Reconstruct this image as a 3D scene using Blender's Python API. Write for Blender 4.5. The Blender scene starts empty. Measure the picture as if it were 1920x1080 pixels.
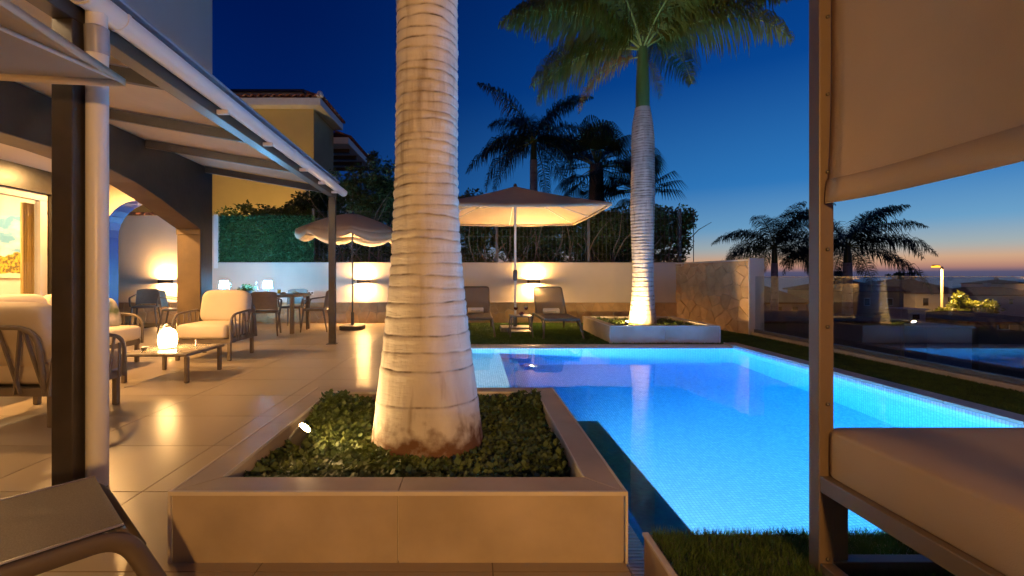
import bpy, bmesh, math, random
import numpy as np
from mathutils import Vector, Matrix, Euler
PI = math.pi
R = math.radians
S = bpy.context.scene
C = S.collection
rng = np.random.default_rng(7)
random.seed(7)

# ------------------------------------------------------------------ camera
cam = bpy.data.cameras.new('camera')
cam_o = bpy.data.objects.new('camera', cam); C.objects.link(cam_o); S.camera = cam_o
cam_o.location = (0, 0, 1.1); cam_o.rotation_euler = (PI / 2, 0, 0)
cam.lens = 16; cam.sensor_width = 36; cam.clip_end = 60000; cam.clip_start = 0.02
cam.shift_x = (960 - 889) / 1920; cam.shift_y = -(540 - 519) / 1920

# ------------------------------------------------------------------ dusk sky
world = bpy.data.worlds.new('World'); S.world = world; world.use_nodes = True
nt = world.node_tree; N = nt.nodes; L = nt.links
bg = N['Background']
SUNSET_AZ = R(56)                       # to the right of straight ahead
def srgb(r, g, b):
    f = lambda v: v / 12.92 if v <= .04045 else ((v + .055) / 1.055) ** 2.4
    return (f(r / 255), f(g / 255), f(b / 255), 1)
tc = N.new('ShaderNodeTexCoord')
sep = N.new('ShaderNodeSeparateXYZ'); L.new(tc.outputs['Generated'], sep.inputs[0])
def ramp(stops):
    n = N.new('ShaderNodeValToRGB'); e = n.color_ramp.elements
    while len(e) < len(stops): e.new(0.5)
    for i, (p, c) in enumerate(stops): e[i].position = p; e[i].color = srgb(*c)
    return n
def el(d): return math.sin(R(d)) * .5 + .5
mp = N.new('ShaderNodeMapRange'); mp.inputs[1].default_value = -1; mp.inputs[2].default_value = 1
L.new(sep.outputs[2], mp.inputs[0])
rA = ramp([(0, (14, 14, 20)), (el(-.3), (70, 78, 112)), (el(.5), (92, 88, 116)), (el(1.0), (196, 142, 122)), (el(1.7), (218, 172, 136)),
           (el(2.9), (172, 182, 182)), (el(5.2), (112, 166, 206)), (el(10), (50, 126, 196)), (el(22), (8, 74, 154)), (el(38), (2, 48, 122)), (1, (1, 22, 76))])
rB = ramp([(0, (10, 10, 16)), (el(-.3), (22, 40, 84)), (el(3), (16, 50, 108)), (el(12), (1, 36, 104)), (el(28), (0, 24, 84)), (1, (0, 15, 62))])
for r_ in (rA, rB): L.new(mp.outputs[0], r_.inputs[0])
dotn = N.new('ShaderNodeVectorMath'); dotn.operation = 'DOT_PRODUCT'
dotn.inputs[1].default_value = (math.sin(SUNSET_AZ), math.cos(SUNSET_AZ), 0)
L.new(tc.outputs['Generated'], dotn.inputs[0])
mf = N.new('ShaderNodeMapRange'); mf.interpolation_type = 'SMOOTHSTEP'
mf.inputs[1].default_value = .12; mf.inputs[2].default_value = 1.06
L.new(dotn.outputs['Value'], mf.inputs[0])
mx = N.new('ShaderNodeMix'); mx.data_type = 'RGBA'
L.new(mf.outputs[0], mx.inputs[0]); L.new(rB.outputs[0], mx.inputs[6]); L.new(rA.outputs[0], mx.inputs[7])
L.new(mx.outputs[2], bg.inputs[0]); bg.inputs[1].default_value = .84

S.view_settings.view_transform = 'Standard'; S.view_settings.look = 'None'
S.view_settings.exposure = .15; S.view_settings.gamma = 1
S.render.engine = 'CYCLES'
cy = S.cycles
cy.use_denoising = True
cy.max_bounces = 9; cy.diffuse_bounces = 4; cy.glossy_bounces = 4; cy.transmission_bounces = 8; cy.transparent_max_bounces = 12
cy.sample_clamp_indirect = 4; cy.blur_glossy = .5
cy.caustics_reflective = False; cy.caustics_refractive = True
cy.use_light_tree = True

# ------------------------------------------------------------------ materials
MATS = {}
def mat(name, col, rough=.6, metal=0, var=.0, scale=6, bump=0, bscale=60, col2=None, spec=.5, aniso=None, rvar=0, detail=5, per_object=0):
    """plain procedural surface: two tones mixed by noise, fine relief"""
    if name in MATS: return MATS[name]
    m = bpy.data.materials.new(name); m.use_nodes = True; MATS[name] = m
    t = m.node_tree; n = t.nodes; l = t.links; b = n['Principled BSDF']
    b.inputs['Roughness'].default_value = rough; b.inputs['Metallic'].default_value = metal
    b.inputs['Specular IOR Level'].default_value = spec
    b.inputs['Base Color'].default_value = (*col, 1)
    tcn = n.new('ShaderNodeTexCoord'); vec = tcn.outputs['Object']
    if aniso:
        mpn = n.new('ShaderNodeMapping'); mpn.inputs['Scale'].default_value = aniso
        l.new(vec, mpn.inputs[0]); vec = mpn.outputs[0]
    out = None
    if var or col2:
        nz = n.new('ShaderNodeTexNoise'); nz.inputs['Scale'].default_value = scale; nz.inputs['Detail'].default_value = detail
        l.new(vec, nz.inputs['Vector'])
        rm = n.new('ShaderNodeMapRange'); rm.inputs[1].default_value = .32; rm.inputs[2].default_value = .68
        l.new(nz.outputs['Fac'], rm.inputs[0])
        mxn = n.new('ShaderNodeMix'); mxn.data_type = 'RGBA'; l.new(rm.outputs[0], mxn.inputs[0])
        c2 = col2 or tuple(c * (1 - var) for c in col)
        c1 = col if col2 else tuple(min(1, c * (1 + var)) for c in col)
        mxn.inputs[6].default_value = (*c1, 1); mxn.inputs[7].default_value = (*c2, 1)
        out = mxn.outputs[2]
        if rvar:
            rr = n.new('ShaderNodeMapRange'); rr.inputs[1].default_value = .3; rr.inputs[2].default_value = .7
            rr.inputs[3].default_value = max(.02, rough - rvar); rr.inputs[4].default_value = rough + rvar
            l.new(nz.outputs['Fac'], rr.inputs[0]); l.new(rr.outputs[0], b.inputs['Roughness'])
    if per_object:
        oi = n.new('ShaderNodeObjectInfo'); hs = n.new('ShaderNodeHueSaturation')
        mr = n.new('ShaderNodeMapRange'); mr.inputs[3].default_value = 1 - per_object; mr.inputs[4].default_value = 1 + per_object
        l.new(oi.outputs['Random'], mr.inputs[0]); l.new(mr.outputs[0], hs.inputs['Value'])
        if out: l.new(out, hs.inputs['Color'])
        else: hs.inputs['Color'].default_value = (*col, 1)
        out = hs.outputs[0]
    if out: l.new(out, b.inputs['Base Color'])
    if bump:
        nb = n.new('ShaderNodeTexNoise'); nb.inputs['Scale'].default_value = bscale; nb.inputs['Detail'].default_value = 4
        l.new(vec, nb.inputs['Vector'])
        bn = n.new('ShaderNodeBump'); bn.inputs['Strength'].default_value = bump; bn.inputs['Distance'].default_value = .004
        l.new(nb.outputs['Fac'], bn.inputs['Height']); l.new(bn.outputs[0], b.inputs['Normal'])
    return m
def emit(name, col, strength):
    if name in MATS: return MATS[name]
    m = bpy.data.materials.new(name); m.use_nodes = True; MATS[name] = m
    t = m.node_tree; t.nodes.remove(t.nodes['Principled BSDF'])
    e = t.nodes.new('ShaderNodeEmission'); e.inputs[0].default_value = (*col, 1); e.inputs[1].default_value = strength
    t.links.new(e.outputs[0], t.nodes['Material Output'].inputs[0]); return m
def glass(name, col=(1, 1, 1), ior=1.45, rough=0.0, thin=True):
    if name in MATS: return MATS[name]
    m = bpy.data.materials.new(name); m.use_nodes = True; MATS[name] = m
    t = m.node_tree; n = t.nodes; l = t.links; n.remove(n['Principled BSDF'])
    o = n['Material Output']
    if thin:
        tr = n.new('ShaderNodeBsdfTransparent'); tr.inputs[0].default_value = (*col, 1)
        gl = n.new('ShaderNodeBsdfGlossy'); gl.inputs['Roughness'].default_value = rough
        fr = n.new('ShaderNodeFresnel'); ge = n.new('ShaderNodeNewGeometry')
        mi = n.new('ShaderNodeMapRange'); mi.inputs[3].default_value = ior; mi.inputs[4].default_value = 1 / ior   # same reflectance on both faces of a thin pane
        l.new(ge.outputs['Backfacing'], mi.inputs[0]); l.new(mi.outputs[0], fr.inputs[0])
        ms = n.new('ShaderNodeMixShader'); l.new(fr.outputs[0], ms.inputs[0]); l.new(tr.outputs[0], ms.inputs[1]); l.new(gl.outputs[0], ms.inputs[2])
        l.new(ms.outputs[0], o.inputs[0])
    else:
        g = n.new('ShaderNodeBsdfGlass'); g.inputs['IOR'].default_value = ior; g.inputs['Roughness'].default_value = rough; g.inputs[0].default_value = (*col, 1)
        l.new(g.outputs[0], o.inputs[0])
    return m
def leaf_mat(name, c1, c2, rough=.5, trans=.25, scale=3.0):
    if name in MATS: return MATS[name]
    m = mat(name, c1, rough=rough, col2=c2, scale=scale, detail=2)
    t = m.node_tree; n = t.nodes; l = t.links
    b = n['Principled BSDF']; tr = n.new('ShaderNodeBsdfTranslucent'); ms = n.new('ShaderNodeMixShader'); ms.inputs[0].default_value = trans
    src = b.inputs['Base Color'].links[0].from_socket
    l.new(src, tr.inputs[0]); l.new(b.outputs[0], ms.inputs[1]); l.new(tr.outputs[0], ms.inputs[2]); l.new(ms.outputs[0], n['Material Output'].inputs[0])
    return m
def cloth_mat(name, col, trans=.15, weave=900, var=.06):
    m = mat(name, col, rough=.9, var=var, scale=2.5, bump=.25, bscale=weave, spec=.2)
    t = m.node_tree; n = t.nodes; l = t.links
    b = n['Principled BSDF']; tr = n.new('ShaderNodeBsdfTranslucent'); ms = n.new('ShaderNodeMixShader'); ms.inputs[0].default_value = trans
    src = b.inputs['Base Color'].links[0].from_socket
    # soft creases under the weave
    nb = n.new('ShaderNodeTexNoise'); nb.inputs['Scale'].default_value = 4.0; nb.inputs['Detail'].default_value = 3; nb.inputs['Distortion'].default_value = .7
    tcn = n.new('ShaderNodeTexCoord'); l.new(tcn.outputs['Object'], nb.inputs['Vector'])
    bn = n.new('ShaderNodeBump'); bn.inputs['Strength'].default_value = .16; bn.inputs['Distance'].default_value = .02; l.new(nb.outputs['Fac'], bn.inputs['Height'])
    fine = b.inputs['Normal'].links[0].from_node; l.new(bn.outputs[0], fine.inputs['Normal'])
    l.new(src, tr.inputs[0]); l.new(b.outputs[0], ms.inputs[1]); l.new(tr.outputs[0], ms.inputs[2]); l.new(ms.outputs[0], n['Material Output'].inputs[0])
    return m

WARM = (1.0, .53, .17)
M_tile = mat('porcelain tile', (.375, .30, .218), rough=.29, col2=(.315, .25, .178), scale=1.3, bump=.03, bscale=5, rvar=.012, per_object=.07, aniso=(1, .45, 1))
M_grout = mat('grout', (.20, .165, .13), rough=.9, var=.1)
M_ptile = mat('planter tile', (.50, .41, .31), rough=.42, col2=(.37, .30, .22), scale=3.5, bump=.08, bscale=14, per_object=.05)
M_trim = mat('tile edge trim', (.62, .56, .48), rough=.4, var=.05)
M_plaster = mat('cream plaster', (.66, .58, .48), rough=.85, var=.05, scale=1.5, bump=.18, bscale=50)
M_white = mat('white paint', (.78, .77, .75), rough=.6, var=.03, bump=.06, bscale=40)
M_pvc = mat('white pvc', (.80, .78, .75), rough=.35, var=.03, scale=2)
M_greypvc = mat('grey pvc', (.36, .36, .40), rough=.35, var=.04)
M_dark = mat('dark brown aluminium', (.050, .040, .034), rough=.38, var=.15, scale=9, bump=.05, bscale=120)
M_black = mat('black stained plaster', (.009, .0075, .006), rough=.38, col2=(.020, .016, .013), scale=5, bump=.5, bscale=16)
M_grey = mat('anthracite metal', (.09, .09, .095), rough=.45, var=.1)
M_taupe = mat('taupe resin', (.16, .125, .095), rough=.5, var=.08, scale=20, bump=.1, bscale=200)
M_bedframe = mat('taupe aluminium', (.135, .098, .072), rough=.4, var=.05, scale=4, bump=.05, bscale=150)
M_steel = mat('brushed steel', (.55, .55, .55), rough=.25, metal=1, var=.05)
M_cushion = cloth_mat('beige cushion fabric', (.62, .52, .40), trans=.0, weave=420)
M_canvas = cloth_mat('cream canvas', (.60, .50, .37), trans=.22, weave=500)
M_blind = cloth_mat('thick cream canvas', (.62, .46, .285), trans=.05, weave=500)
M_sling = mat('taupe sling mesh', (.27, .21, .155), rough=.7, col2=(.19, .148, .11), scale=260, bump=.5, bscale=420, detail=1)
def see_through(m, amount):
    t = m.node_tree; n = t.nodes; l = t.links; tr = n.new('ShaderNodeBsdfTransparent'); ms = n.new('ShaderNodeMixShader'); ms.inputs[0].default_value = amount
    l.new(n['Principled BSDF'].outputs[0], ms.inputs[1]); l.new(tr.outputs[0], ms.inputs[2]); l.new(ms.outputs[0], n['Material Output'].inputs[0])
see_through(M_sling, .28)
M_lframe = mat('dark taupe lounger frame', (.10, .076, .056), rough=.4, var=.06, scale=6)
M_tan = cloth_mat('tan canvas', (.60, .47, .32), trans=.2, weave=500)
M_towel = mat('white towelling', (.80, .76, .72), rough=.95, var=.05, bump=.6, bscale=240)
M_soil = mat('soil', (.035, .024, .016), rough=1, var=.4, bump=.8, bscale=50)
M_yellow = mat('ochre render', (.56, .45, .19), rough=.9, var=.07, scale=1.3, bump=.2, bscale=25)
M_greywall = mat('grey render', (.40, .38, .34), rough=.9, var=.05, scale=1.3)
M_uprend = mat('pale grey render', (.50, .47, .42), rough=.9, var=.05, scale=.8, bump=.2, bscale=30)
M_rooftile = mat('clay roof tile', (.26, .10, .055), rough=.85, var=.35, scale=7, bump=.4, bscale=40, per_object=.3)
M_stone1 = mat('sandy flagstone', (.64, .42, .21), rough=.8, col2=(.50, .31, .14), scale=6, bump=.7, bscale=22, per_object=.13)
M_mortar = mat('mortar', (.50, .38, .24), rough=.95, var=.12, scale=12, bump=.4, bscale=60)
M_turf = mat('turf backing', (.020, .032, .010), rough=1, var=.3, scale=30)
M_blade = leaf_mat('turf blade', (.085, .150, .022), (.040, .085, .012), rough=.6, trans=.2, scale=9)
M_bark = mat('shrub bark', (.22, .17, .12), rough=.9, var=.3, scale=20, bump=.6, bscale=60)
M_hedge = leaf_mat('shrub leaf', (.095, .14, .034), (.040, .070, .018), trans=.2)
M_fhedge = leaf_mat('artificial ivy leaf', (.045, .20, .075), (.020, .10, .040), trans=.1, scale=14)
M_cover = leaf_mat('succulent leaf', (.15, .20, .045), (.055, .095, .022), rough=.6, trans=.15, scale=8)
M_frond = leaf_mat('palm leaflet', (.19, .21, .030), (.09, .125, .018), rough=.45, trans=.3, scale=1.2)
M_dryfrond = leaf_mat('yellowing palm leaflet', (.50, .30, .05), (.28, .17, .04), rough=.6, trans=.35, scale=2)
M_farfrond = leaf_mat('dark palm leaflet', (.030, .055, .016), (.016, .032, .010), trans=.2, scale=1)
M_rachis = mat('palm rachis', (.30, .36, .08), rough=.5, var=.2, scale=4)
M_shaft = mat('green crownshaft', (.075, .125, .022), rough=.4, col2=(.12, .15, .035), scale=2, aniso=(6, 6, .5))

def trunk_mat(name, c1, c2, scar, dirt):
    m = mat(name, c1, rough=.85, col2=c2, scale=9, bump=1.0, bscale=55, aniso=(1, 1, .38), detail=9)
    t = m.node_tree; n = t.nodes; l = t.links; b = n['Principled BSDF']
    src = b.inputs['Base Color'].links[0].from_socket
    at = n.new('ShaderNodeAttribute'); at.attribute_name = 'scar'
    nz = n.new('ShaderNodeTexNoise'); nz.inputs['Scale'].default_value = 9; nz.inputs['Detail'].default_value = 6
    tcn = n.new('ShaderNodeTexCoord'); mpn = n.new('ShaderNodeMapping'); mpn.inputs['Scale'].default_value = (1.6, 1.6, .5)
    l.new(tcn.outputs['Object'], mpn.inputs[0]); l.new(mpn.outputs[0], nz.inputs['Vector'])
    r1 = n.new('ShaderNodeMapRange'); r1.inputs[1].default_value = .35; r1.inputs[2].default_value = .62; l.new(nz.outputs['Fac'], r1.inputs[0])
    mu = n.new('ShaderNodeMath'); mu.operation = 'MULTIPLY'; l.new(at.outputs['Fac'], mu.inputs[0])
    ad = n.new('ShaderNodeMath'); ad.operation = 'ADD'; ad.inputs[1].default_value = .35; l.new(r1.outputs[0], ad.inputs[0]); l.new(ad.outputs[0], mu.inputs[1]); mu.use_clamp = True
    m1 = n.new('ShaderNodeMix'); m1.data_type = 'RGBA'; l.new(mu.outputs[0], m1.inputs[0]); l.new(src, m1.inputs[6]); m1.inputs[7].default_value = (*scar, 1)
    # streaks of dirt running down
    n2 = n.new('ShaderNodeTexNoise'); n2.inputs['Scale'].default_value = 7; n2.inputs['Detail'].default_value = 8
    mp2 = n.new('ShaderNodeMapping'); mp2.inputs['Scale'].default_value = (2.2, 2.2, .28); l.new(tcn.outputs['Object'], mp2.inputs[0]); l.new(mp2.outputs[0], n2.inputs['Vector'])
    r2 = n.new('ShaderNodeMapRange'); r2.inputs[1].default_value = .55; r2.inputs[2].default_value = .76; r2.inputs[4].default_value = .75; l.new(n2.outputs['Fac'], r2.inputs[0])
    m2 = n.new('ShaderNodeMix'); m2.data_type = 'RGBA'; l.new(r2.outputs[0], m2.inputs[0]); l.new(m1.outputs[2], m2.inputs[6]); m2.inputs[7].default_value = (*dirt, 1)
    sz = n.new('ShaderNodeSeparateXYZ'); l.new(tcn.outputs['Object'], sz.inputs[0])
    n3 = n.new('ShaderNodeTexNoise'); n3.inputs['Scale'].default_value = 14; n3.inputs['Detail'].default_value = 6; l.new(tcn.outputs['Object'], n3.inputs['Vector'])
    q1 = n.new('ShaderNodeMath'); q1.operation = 'MULTIPLY_ADD'; q1.inputs[1].default_value = -.34; l.new(n3.outputs['Fac'], q1.inputs[0]); l.new(sz.outputs[2], q1.inputs[2])
    r3 = n.new('ShaderNodeMapRange'); r3.inputs[1].default_value = .17; r3.inputs[2].default_value = .05; l.new(q1.outputs[0], r3.inputs[0])
    m3 = n.new('ShaderNodeMix'); m3.data_type = 'RGBA'; l.new(r3.outputs[0], m3.inputs[0]); l.new(m2.outputs[2], m3.inputs[6]); m3.inputs[7].default_value = (.17, .085, .045, 1)
    l.new(m3.outputs[2], b.inputs['Base Color'])
    return m
M_trunk = trunk_mat('royal palm bark', (.80, .77, .72), (.62, .58, .53), (.13, .10, .07), (.24, .175, .12))
M_trunk2 = trunk_mat('grey palm bark', (.66, .62, .57), (.48, .43, .38), (.15, .12, .09), (.22, .18, .14))

def mosaic_mat():
    m = bpy.data.materials.new('pool mosaic'); m.use_nodes = True
    t = m.node_tree; n = t.nodes; l = t.links; b = n['Principled BSDF']
    ge = n.new('ShaderNodeNewGeometry'); sp = n.new('ShaderNodeSeparateXYZ'); l.new(ge.outputs['Position'], sp.inputs[0])
    def saw(sock):
        a = n.new('ShaderNodeMath'); a.operation = 'MULTIPLY'; a.inputs[1].default_value = 1 / .026; l.new(sock, a.inputs[0])
        f = n.new('ShaderNodeMath'); f.operation = 'FRACT'; l.new(a.outputs[0], f.inputs[0])
        g = n.new('ShaderNodeMath'); g.operation = 'SUBTRACT'; g.inputs[1].default_value = .5; l.new(f.outputs[0], g.inputs[0])
        h = n.new('ShaderNodeMath'); h.operation = 'ABSOLUTE'; l.new(g.outputs[0], h.inputs[0])
        return h.outputs[0]
    m1 = n.new('ShaderNodeMath'); m1.operation = 'MAXIMUM'; l.new(saw(sp.outputs[0]), m1.inputs[0]); l.new(saw(sp.outputs[1]), m1.inputs[1])
    # on vertical faces use z with the horizontal axes
    m2 = n.new('ShaderNodeMath'); m2.operation = 'MAXIMUM'; l.new(m1.outputs[0], m2.inputs[0])
    l.new(saw(sp.outputs[2]), m2.inputs[1])
    nz = n.new('ShaderNodeSeparateXYZ'); l.new(ge.outputs['True Normal'], nz.inputs[0])
    # joints, pale
    st = n.new('ShaderNodeMath'); st.operation = 'GREATER_THAN'; st.inputs[1].default_value = .43; l.new(m1.outputs[0], st.inputs[0])
    wn = n.new('ShaderNodeTexWhiteNoise'); wn.noise_dimensions = '3D'
    sn = n.new('ShaderNodeVectorMath'); sn.operation = 'SNAP'; sn.inputs[1].default_value = (.026, .026, .026); l.new(ge.outputs['Position'], sn.inputs[0]); l.new(sn.outputs[0], wn.inputs[0])
    mxa = n.new('ShaderNodeMix'); mxa.data_type = 'RGBA'; l.new(wn.outputs[0], mxa.inputs[0]); mxa.inputs[6].default_value = (.58, .66, .70, 1); mxa.inputs[7].default_value = (.88, .90, .91, 1)
    mxb = n.new('ShaderNodeMix'); mxb.data_type = 'RGBA'; l.new(st.outputs[0], mxb.inputs[0]); l.new(mxa.outputs[2], mxb.inputs[6]); mxb.inputs[7].default_value = (.34, .38, .41, 1)
    l.new(mxb.outputs[2], b.inputs['Base Color']); b.inputs['Roughness'].default_value = .3
    return m
M_mosaic = mosaic_mat()
def water_mat():
    m = bpy.data.materials.new('pool water'); m.use_nodes = True
    t = m.node_tree; n = t.nodes; l = t.links; n.remove(n['Principled BSDF'])
    g = n.new('ShaderNodeBsdfGlass'); g.inputs['IOR'].default_value = 1.333; g.inputs['Roughness'].default_value = 0
    tcn = n.new('ShaderNodeTexCoord'); nz = n.new('ShaderNodeTexNoise'); nz.inputs['Scale'].default_value = 5; nz.inputs['Detail'].default_value = 2
    l.new(tcn.outputs['Object'], nz.inputs['Vector'])
    bn = n.new('ShaderNodeBump'); bn.inputs['Strength'].default_value = .05; bn.inputs['Distance'].default_value = .01
    l.new(nz.outputs['Fac'], bn.inputs['Height']); l.new(bn.outputs[0], g.inputs['Normal'])
    va = n.new('ShaderNodeVolumeAbsorption'); va.inputs[0].default_value = WATER_COL; va.inputs[1].default_value = WATER_DENS
    o = n['Material Output']; l.new(g.outputs[0], o.inputs['Surface']); l.new(va.outputs[0], o.inputs['Volume'])
    return m
WATER_COL = (.02, .735, .985, 1); WATER_DENS = .80
M_water = water_mat()

# ------------------------------------------------------------------ mesh helpers
class MB:
    def __init__(s): s.v = []; s.f = []
    def add(s, vs, fs):
        k = len(s.v); s.v += [tuple(p) for p in vs]; s.f += [tuple(i + k for i in f) for f in fs]; return s
    def box(s, x0, x1, y0, y1, z0, z1):
        return s.add([(x0, y0, z0), (x1, y0, z0), (x1, y1, z0), (x0, y1, z0), (x0, y0, z1), (x1, y0, z1), (x1, y1, z1), (x0, y1, z1)],
                     [(3, 2, 1, 0), (4, 5, 6, 7), (0, 1, 5, 4), (1, 2, 6, 5), (2, 3, 7, 6), (3, 0, 4, 7)])
    def obox(s, c, size, rot=(0, 0, 0)):
        m = Euler(rot).to_matrix(); c = Vector(c); b = MB().box(-size[0] / 2, size[0] / 2, -size[1] / 2, size[1] / 2, -size[2] / 2, size[2] / 2)
        return s.add([c + m @ Vector(p) for p in b.v], b.f)
    def bar(s, a, b, w, h=None, up=(0, 0, 1)):
        """rectangular bar from a to b"""
        a = Vector(a); b = Vector(b); h = h or w; d = (b - a).normalized(); up = Vector(up)
        if abs(d.dot(up)) > .98: up = Vector((0, 1, 0))
        x = d.cross(up).normalized(); y = x.cross(d).normalized(); vs = []
        for p in (a, b):
            for sx, sy in ((-1, -1), (1, -1), (1, 1), (-1, 1)): vs.append(p + x * sx * w / 2 + y * sy * h / 2)
        return s.add(vs, [(0, 1, 2, 3)[::-1], (4, 5, 6, 7), (0, 1, 5, 4), (1, 2, 6, 5), (2, 3, 7, 6), (3, 0, 4, 7)])
    def tube(s, pts, r, n=8, flat=1.0, cap=True, up=None):
        pts = [Vector(p) for p in pts]; k = len(pts)
        rs = r if isinstance(r, (list, tuple)) else [r] * k
        vs = []; fs = []; prev = None
        for i, p in enumerate(pts):
            d = (pts[min(i + 1, k - 1)] - pts[max(i - 1, 0)]).normalized()
            if prev is None:
                u = Vector(up) if up else (Vector((0, 0, 1)) if abs(d.z) < .9 else Vector((0, 1, 0)))
                x = d.cross(u).normalized()
            else:
                x = (prev - d * prev.dot(d)).normalized()
            prev = x; y = d.cross(x).normalized()
            for j in range(n):
                a = 2 * PI * j / n; vs.append(p + x * math.cos(a) * rs[i] + y * math.sin(a) * rs[i] * flat)
        for i in range(k - 1):
            for j in range(n): fs.append((i * n + j, i * n + (j + 1) % n, (i + 1) * n + (j + 1) % n, (i + 1) * n + j))
        if cap: fs.append(tuple(range(n))[::-1]); fs.append(tuple((k - 1) * n + j for j in range(n)))
        return s.add(vs, fs)
    def lathe(s, prof, n=24, c=(0, 0, 0), cap=True):
        vs = []; fs = []; k = len(prof)
        for r, z in prof:
            for j in range(n): a = 2 * PI * j / n; vs.append((c[0] + r * math.cos(a), c[1] + r * math.sin(a), c[2] + z))
        for i in range(k - 1):
            for j in range(n): fs.append((i * n + j, i * n + (j + 1) % n, (i + 1) * n + (j + 1) % n, (i + 1) * n + j))
        if cap: fs.append(tuple(range(n))[::-1]); fs.append(tuple((k - 1) * n + j for j in range(n)))
        return s.add(vs, fs)
    def prism(s, poly, a0, a1, axis='z'):
        k = len(poly)
        def P(u, v, w): return {'z': (u, v, w), 'y': (u, w, v), 'x': (w, u, v)}[axis]
        vs = [P(u, v, a0) for u, v in poly] + [P(u, v, a1) for u, v in poly]
        fs = [tuple(range(k))[::-1], tuple(range(k, 2 * k))] + [(i, (i + 1) % k, k + (i + 1) % k, k + i) for i in range(k)]
        return s.add(vs, fs)
    def cushion(s, c, size, e=.28, ez=.5, n=28, m=12, rot=(0, 0, 0)):
        """soft superellipsoid cushion"""
        mt = Euler(rot).to_matrix(); c = Vector(c); vs = []; fs = []
        sg = lambda w, p: math.copysign(abs(w) ** p, w)
        for i in range(m + 1):
            ph = -PI / 2 + PI * i / m
            for j in range(n):
                th = 2 * PI * (j + .5) / n
                p = Vector((sg(math.cos(ph), ez) * sg(math.cos(th), e) * size[0] / 2, sg(math.cos(ph), ez) * sg(math.sin(th), e) * size[1] / 2, sg(math.sin(ph), ez) * size[2] / 2))
                vs.append(c + mt @ p)
        for i in range(m):
            for j in range(n): fs.append((i * n + j, i * n + (j + 1) % n, (i + 1) * n + (j + 1) % n, (i + 1) * n + j))
        return s.add(vs, fs)
    def mesh(s, name):
        me = bpy.data.meshes.new(name); me.from_pydata(s.v, [], s.f); me.validate()
        bm = bmesh.new(); bm.from_mesh(me); bmesh.ops.recalc_face_normals(bm, faces=bm.faces); bm.to_mesh(me); bm.free(); return me
    def build(s, name, m, parent=None, smooth=None, bevel=0, seg=2, loc=None):
        return obj(name, s.mesh(name), m, parent, smooth, bevel, seg, loc)
def obj(name, me, m, parent=None, smooth=None, bevel=0, seg=2, loc=None):
    o = bpy.data.objects.new(name, me); C.objects.link(o)
    if m and not me.materials: me.materials.append(m)
    if parent: o.parent = parent
    if loc: o.location = loc
    if smooth is not None:
        me.polygons.foreach_set('use_smooth', [True] * len(me.polygons))
        if smooth < 180:
            bm = bmesh.new(); bm.from_mesh(me)
            for e in bm.edges:
                if len(e.link_faces) == 2 and e.calc_face_angle(0) > R(smooth): e.smooth = False
            bm.to_mesh(me); bm.free()
    if bevel:
        b = o.modifiers.new('bevel', 'BEVEL'); b.width = bevel; b.segments = seg; b.limit_method = 'ANGLE'; b.angle_limit = R(40)
    return o
def fast(name, V, F, m, parent=None, smooth=False):
    """numpy mesh, faces all of one size"""
    me = bpy.data.meshes.new(name); V = np.asarray(V, np.float32); F = np.asarray(F, np.int32)
    me.vertices.add(len(V)); me.vertices.foreach_set('co', V.ravel())
    k = F.shape[1]; me.loops.add(F.size); me.polygons.add(len(F))
    me.loops.foreach_set('vertex_index', F.ravel()); me.polygons.foreach_set('loop_start', np.arange(len(F), dtype=np.int32) * k)
    if smooth: me.polygons.foreach_set('use_smooth', np.ones(len(F), bool))
    me.update(); me.validate()
    return obj(name, me, m, parent)
def tag(o, label=None, cat=None, group=None, kind=None):
    if label: o['label'] = label
    if cat: o['category'] = cat
    if group: o['group'] = group
    if kind: o['kind'] = kind
    return o
def thing(name, label, cat, loc=(0, 0, 0), rz=0, group=None):
    o = bpy.data.objects.new(name, None); C.objects.link(o); o.empty_display_size = .2
    o.location = loc; o.rotation_euler = (0, 0, rz); return tag(o, label, cat, group)
def struct(o): return tag(o, kind='structure')
def copy_tree(o, parent=None):
    c = o.copy(); C.objects.link(c); c.parent = parent
    for ch in list(o.children): copy_tree(ch, c)
    return c
def leaves(centers, size, asp=.5, up=.3, droop=0):
    """V, F of leaf quads (diamond shaped) at the centers, random facing"""
    n = len(centers); centers = np.asarray(centers)
    d = rng.normal(size=(n, 3)); d[:, 2] = d[:, 2] * .6 + up; d /= np.linalg.norm(d, axis=1)[:, None] + 1e-9
    r = rng.normal(size=(n, 3)); w = np.cross(d, r); w /= np.linalg.norm(w, axis=1)[:, None] + 1e-9
    s = size * rng.uniform(.6, 1.3, n)[:, None]
    nrm = np.cross(d, w)
    a = centers; b = centers + d * s * .5 + w * s * asp * .5 + nrm * s * .10; c = centers + d * s - nrm * s * .05; e = centers + d * s * .5 - w * s * asp * .5 + nrm * s * .10
    V = np.stack([a, b, c, e], 1).reshape(-1, 3); F = np.arange(4 * n).reshape(-1, 4)
    return V, F
def blades(x0, x1, y0, y1, z, n, h=.03, w=.0035, inside=None):
    x = rng.uniform(x0, x1, n); y = rng.uniform(y0, y1, n)
    if inside is not None:
        k = inside(x, y); x = x[k]; y = y[k]; n = len(x)
    a = rng.uniform(0, 2 * PI, n); l = rng.normal(0, .4, (n, 2)) * h; hh = h * rng.uniform(.6, 1.25, n); ww = w * rng.uniform(.7, 1.3, n)
    dx = np.cos(a) * ww; dy = np.sin(a) * ww
    V = np.stack([np.stack([x - dx, y - dy, np.full(n, z)], 1), np.stack([x + dx, y + dy, np.full(n, z)], 1), np.stack([x + l[:, 0], y + l[:, 1], z + hh], 1)], 1).reshape(-1, 3)
    return V, np.arange(3 * n).reshape(-1, 3)
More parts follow.
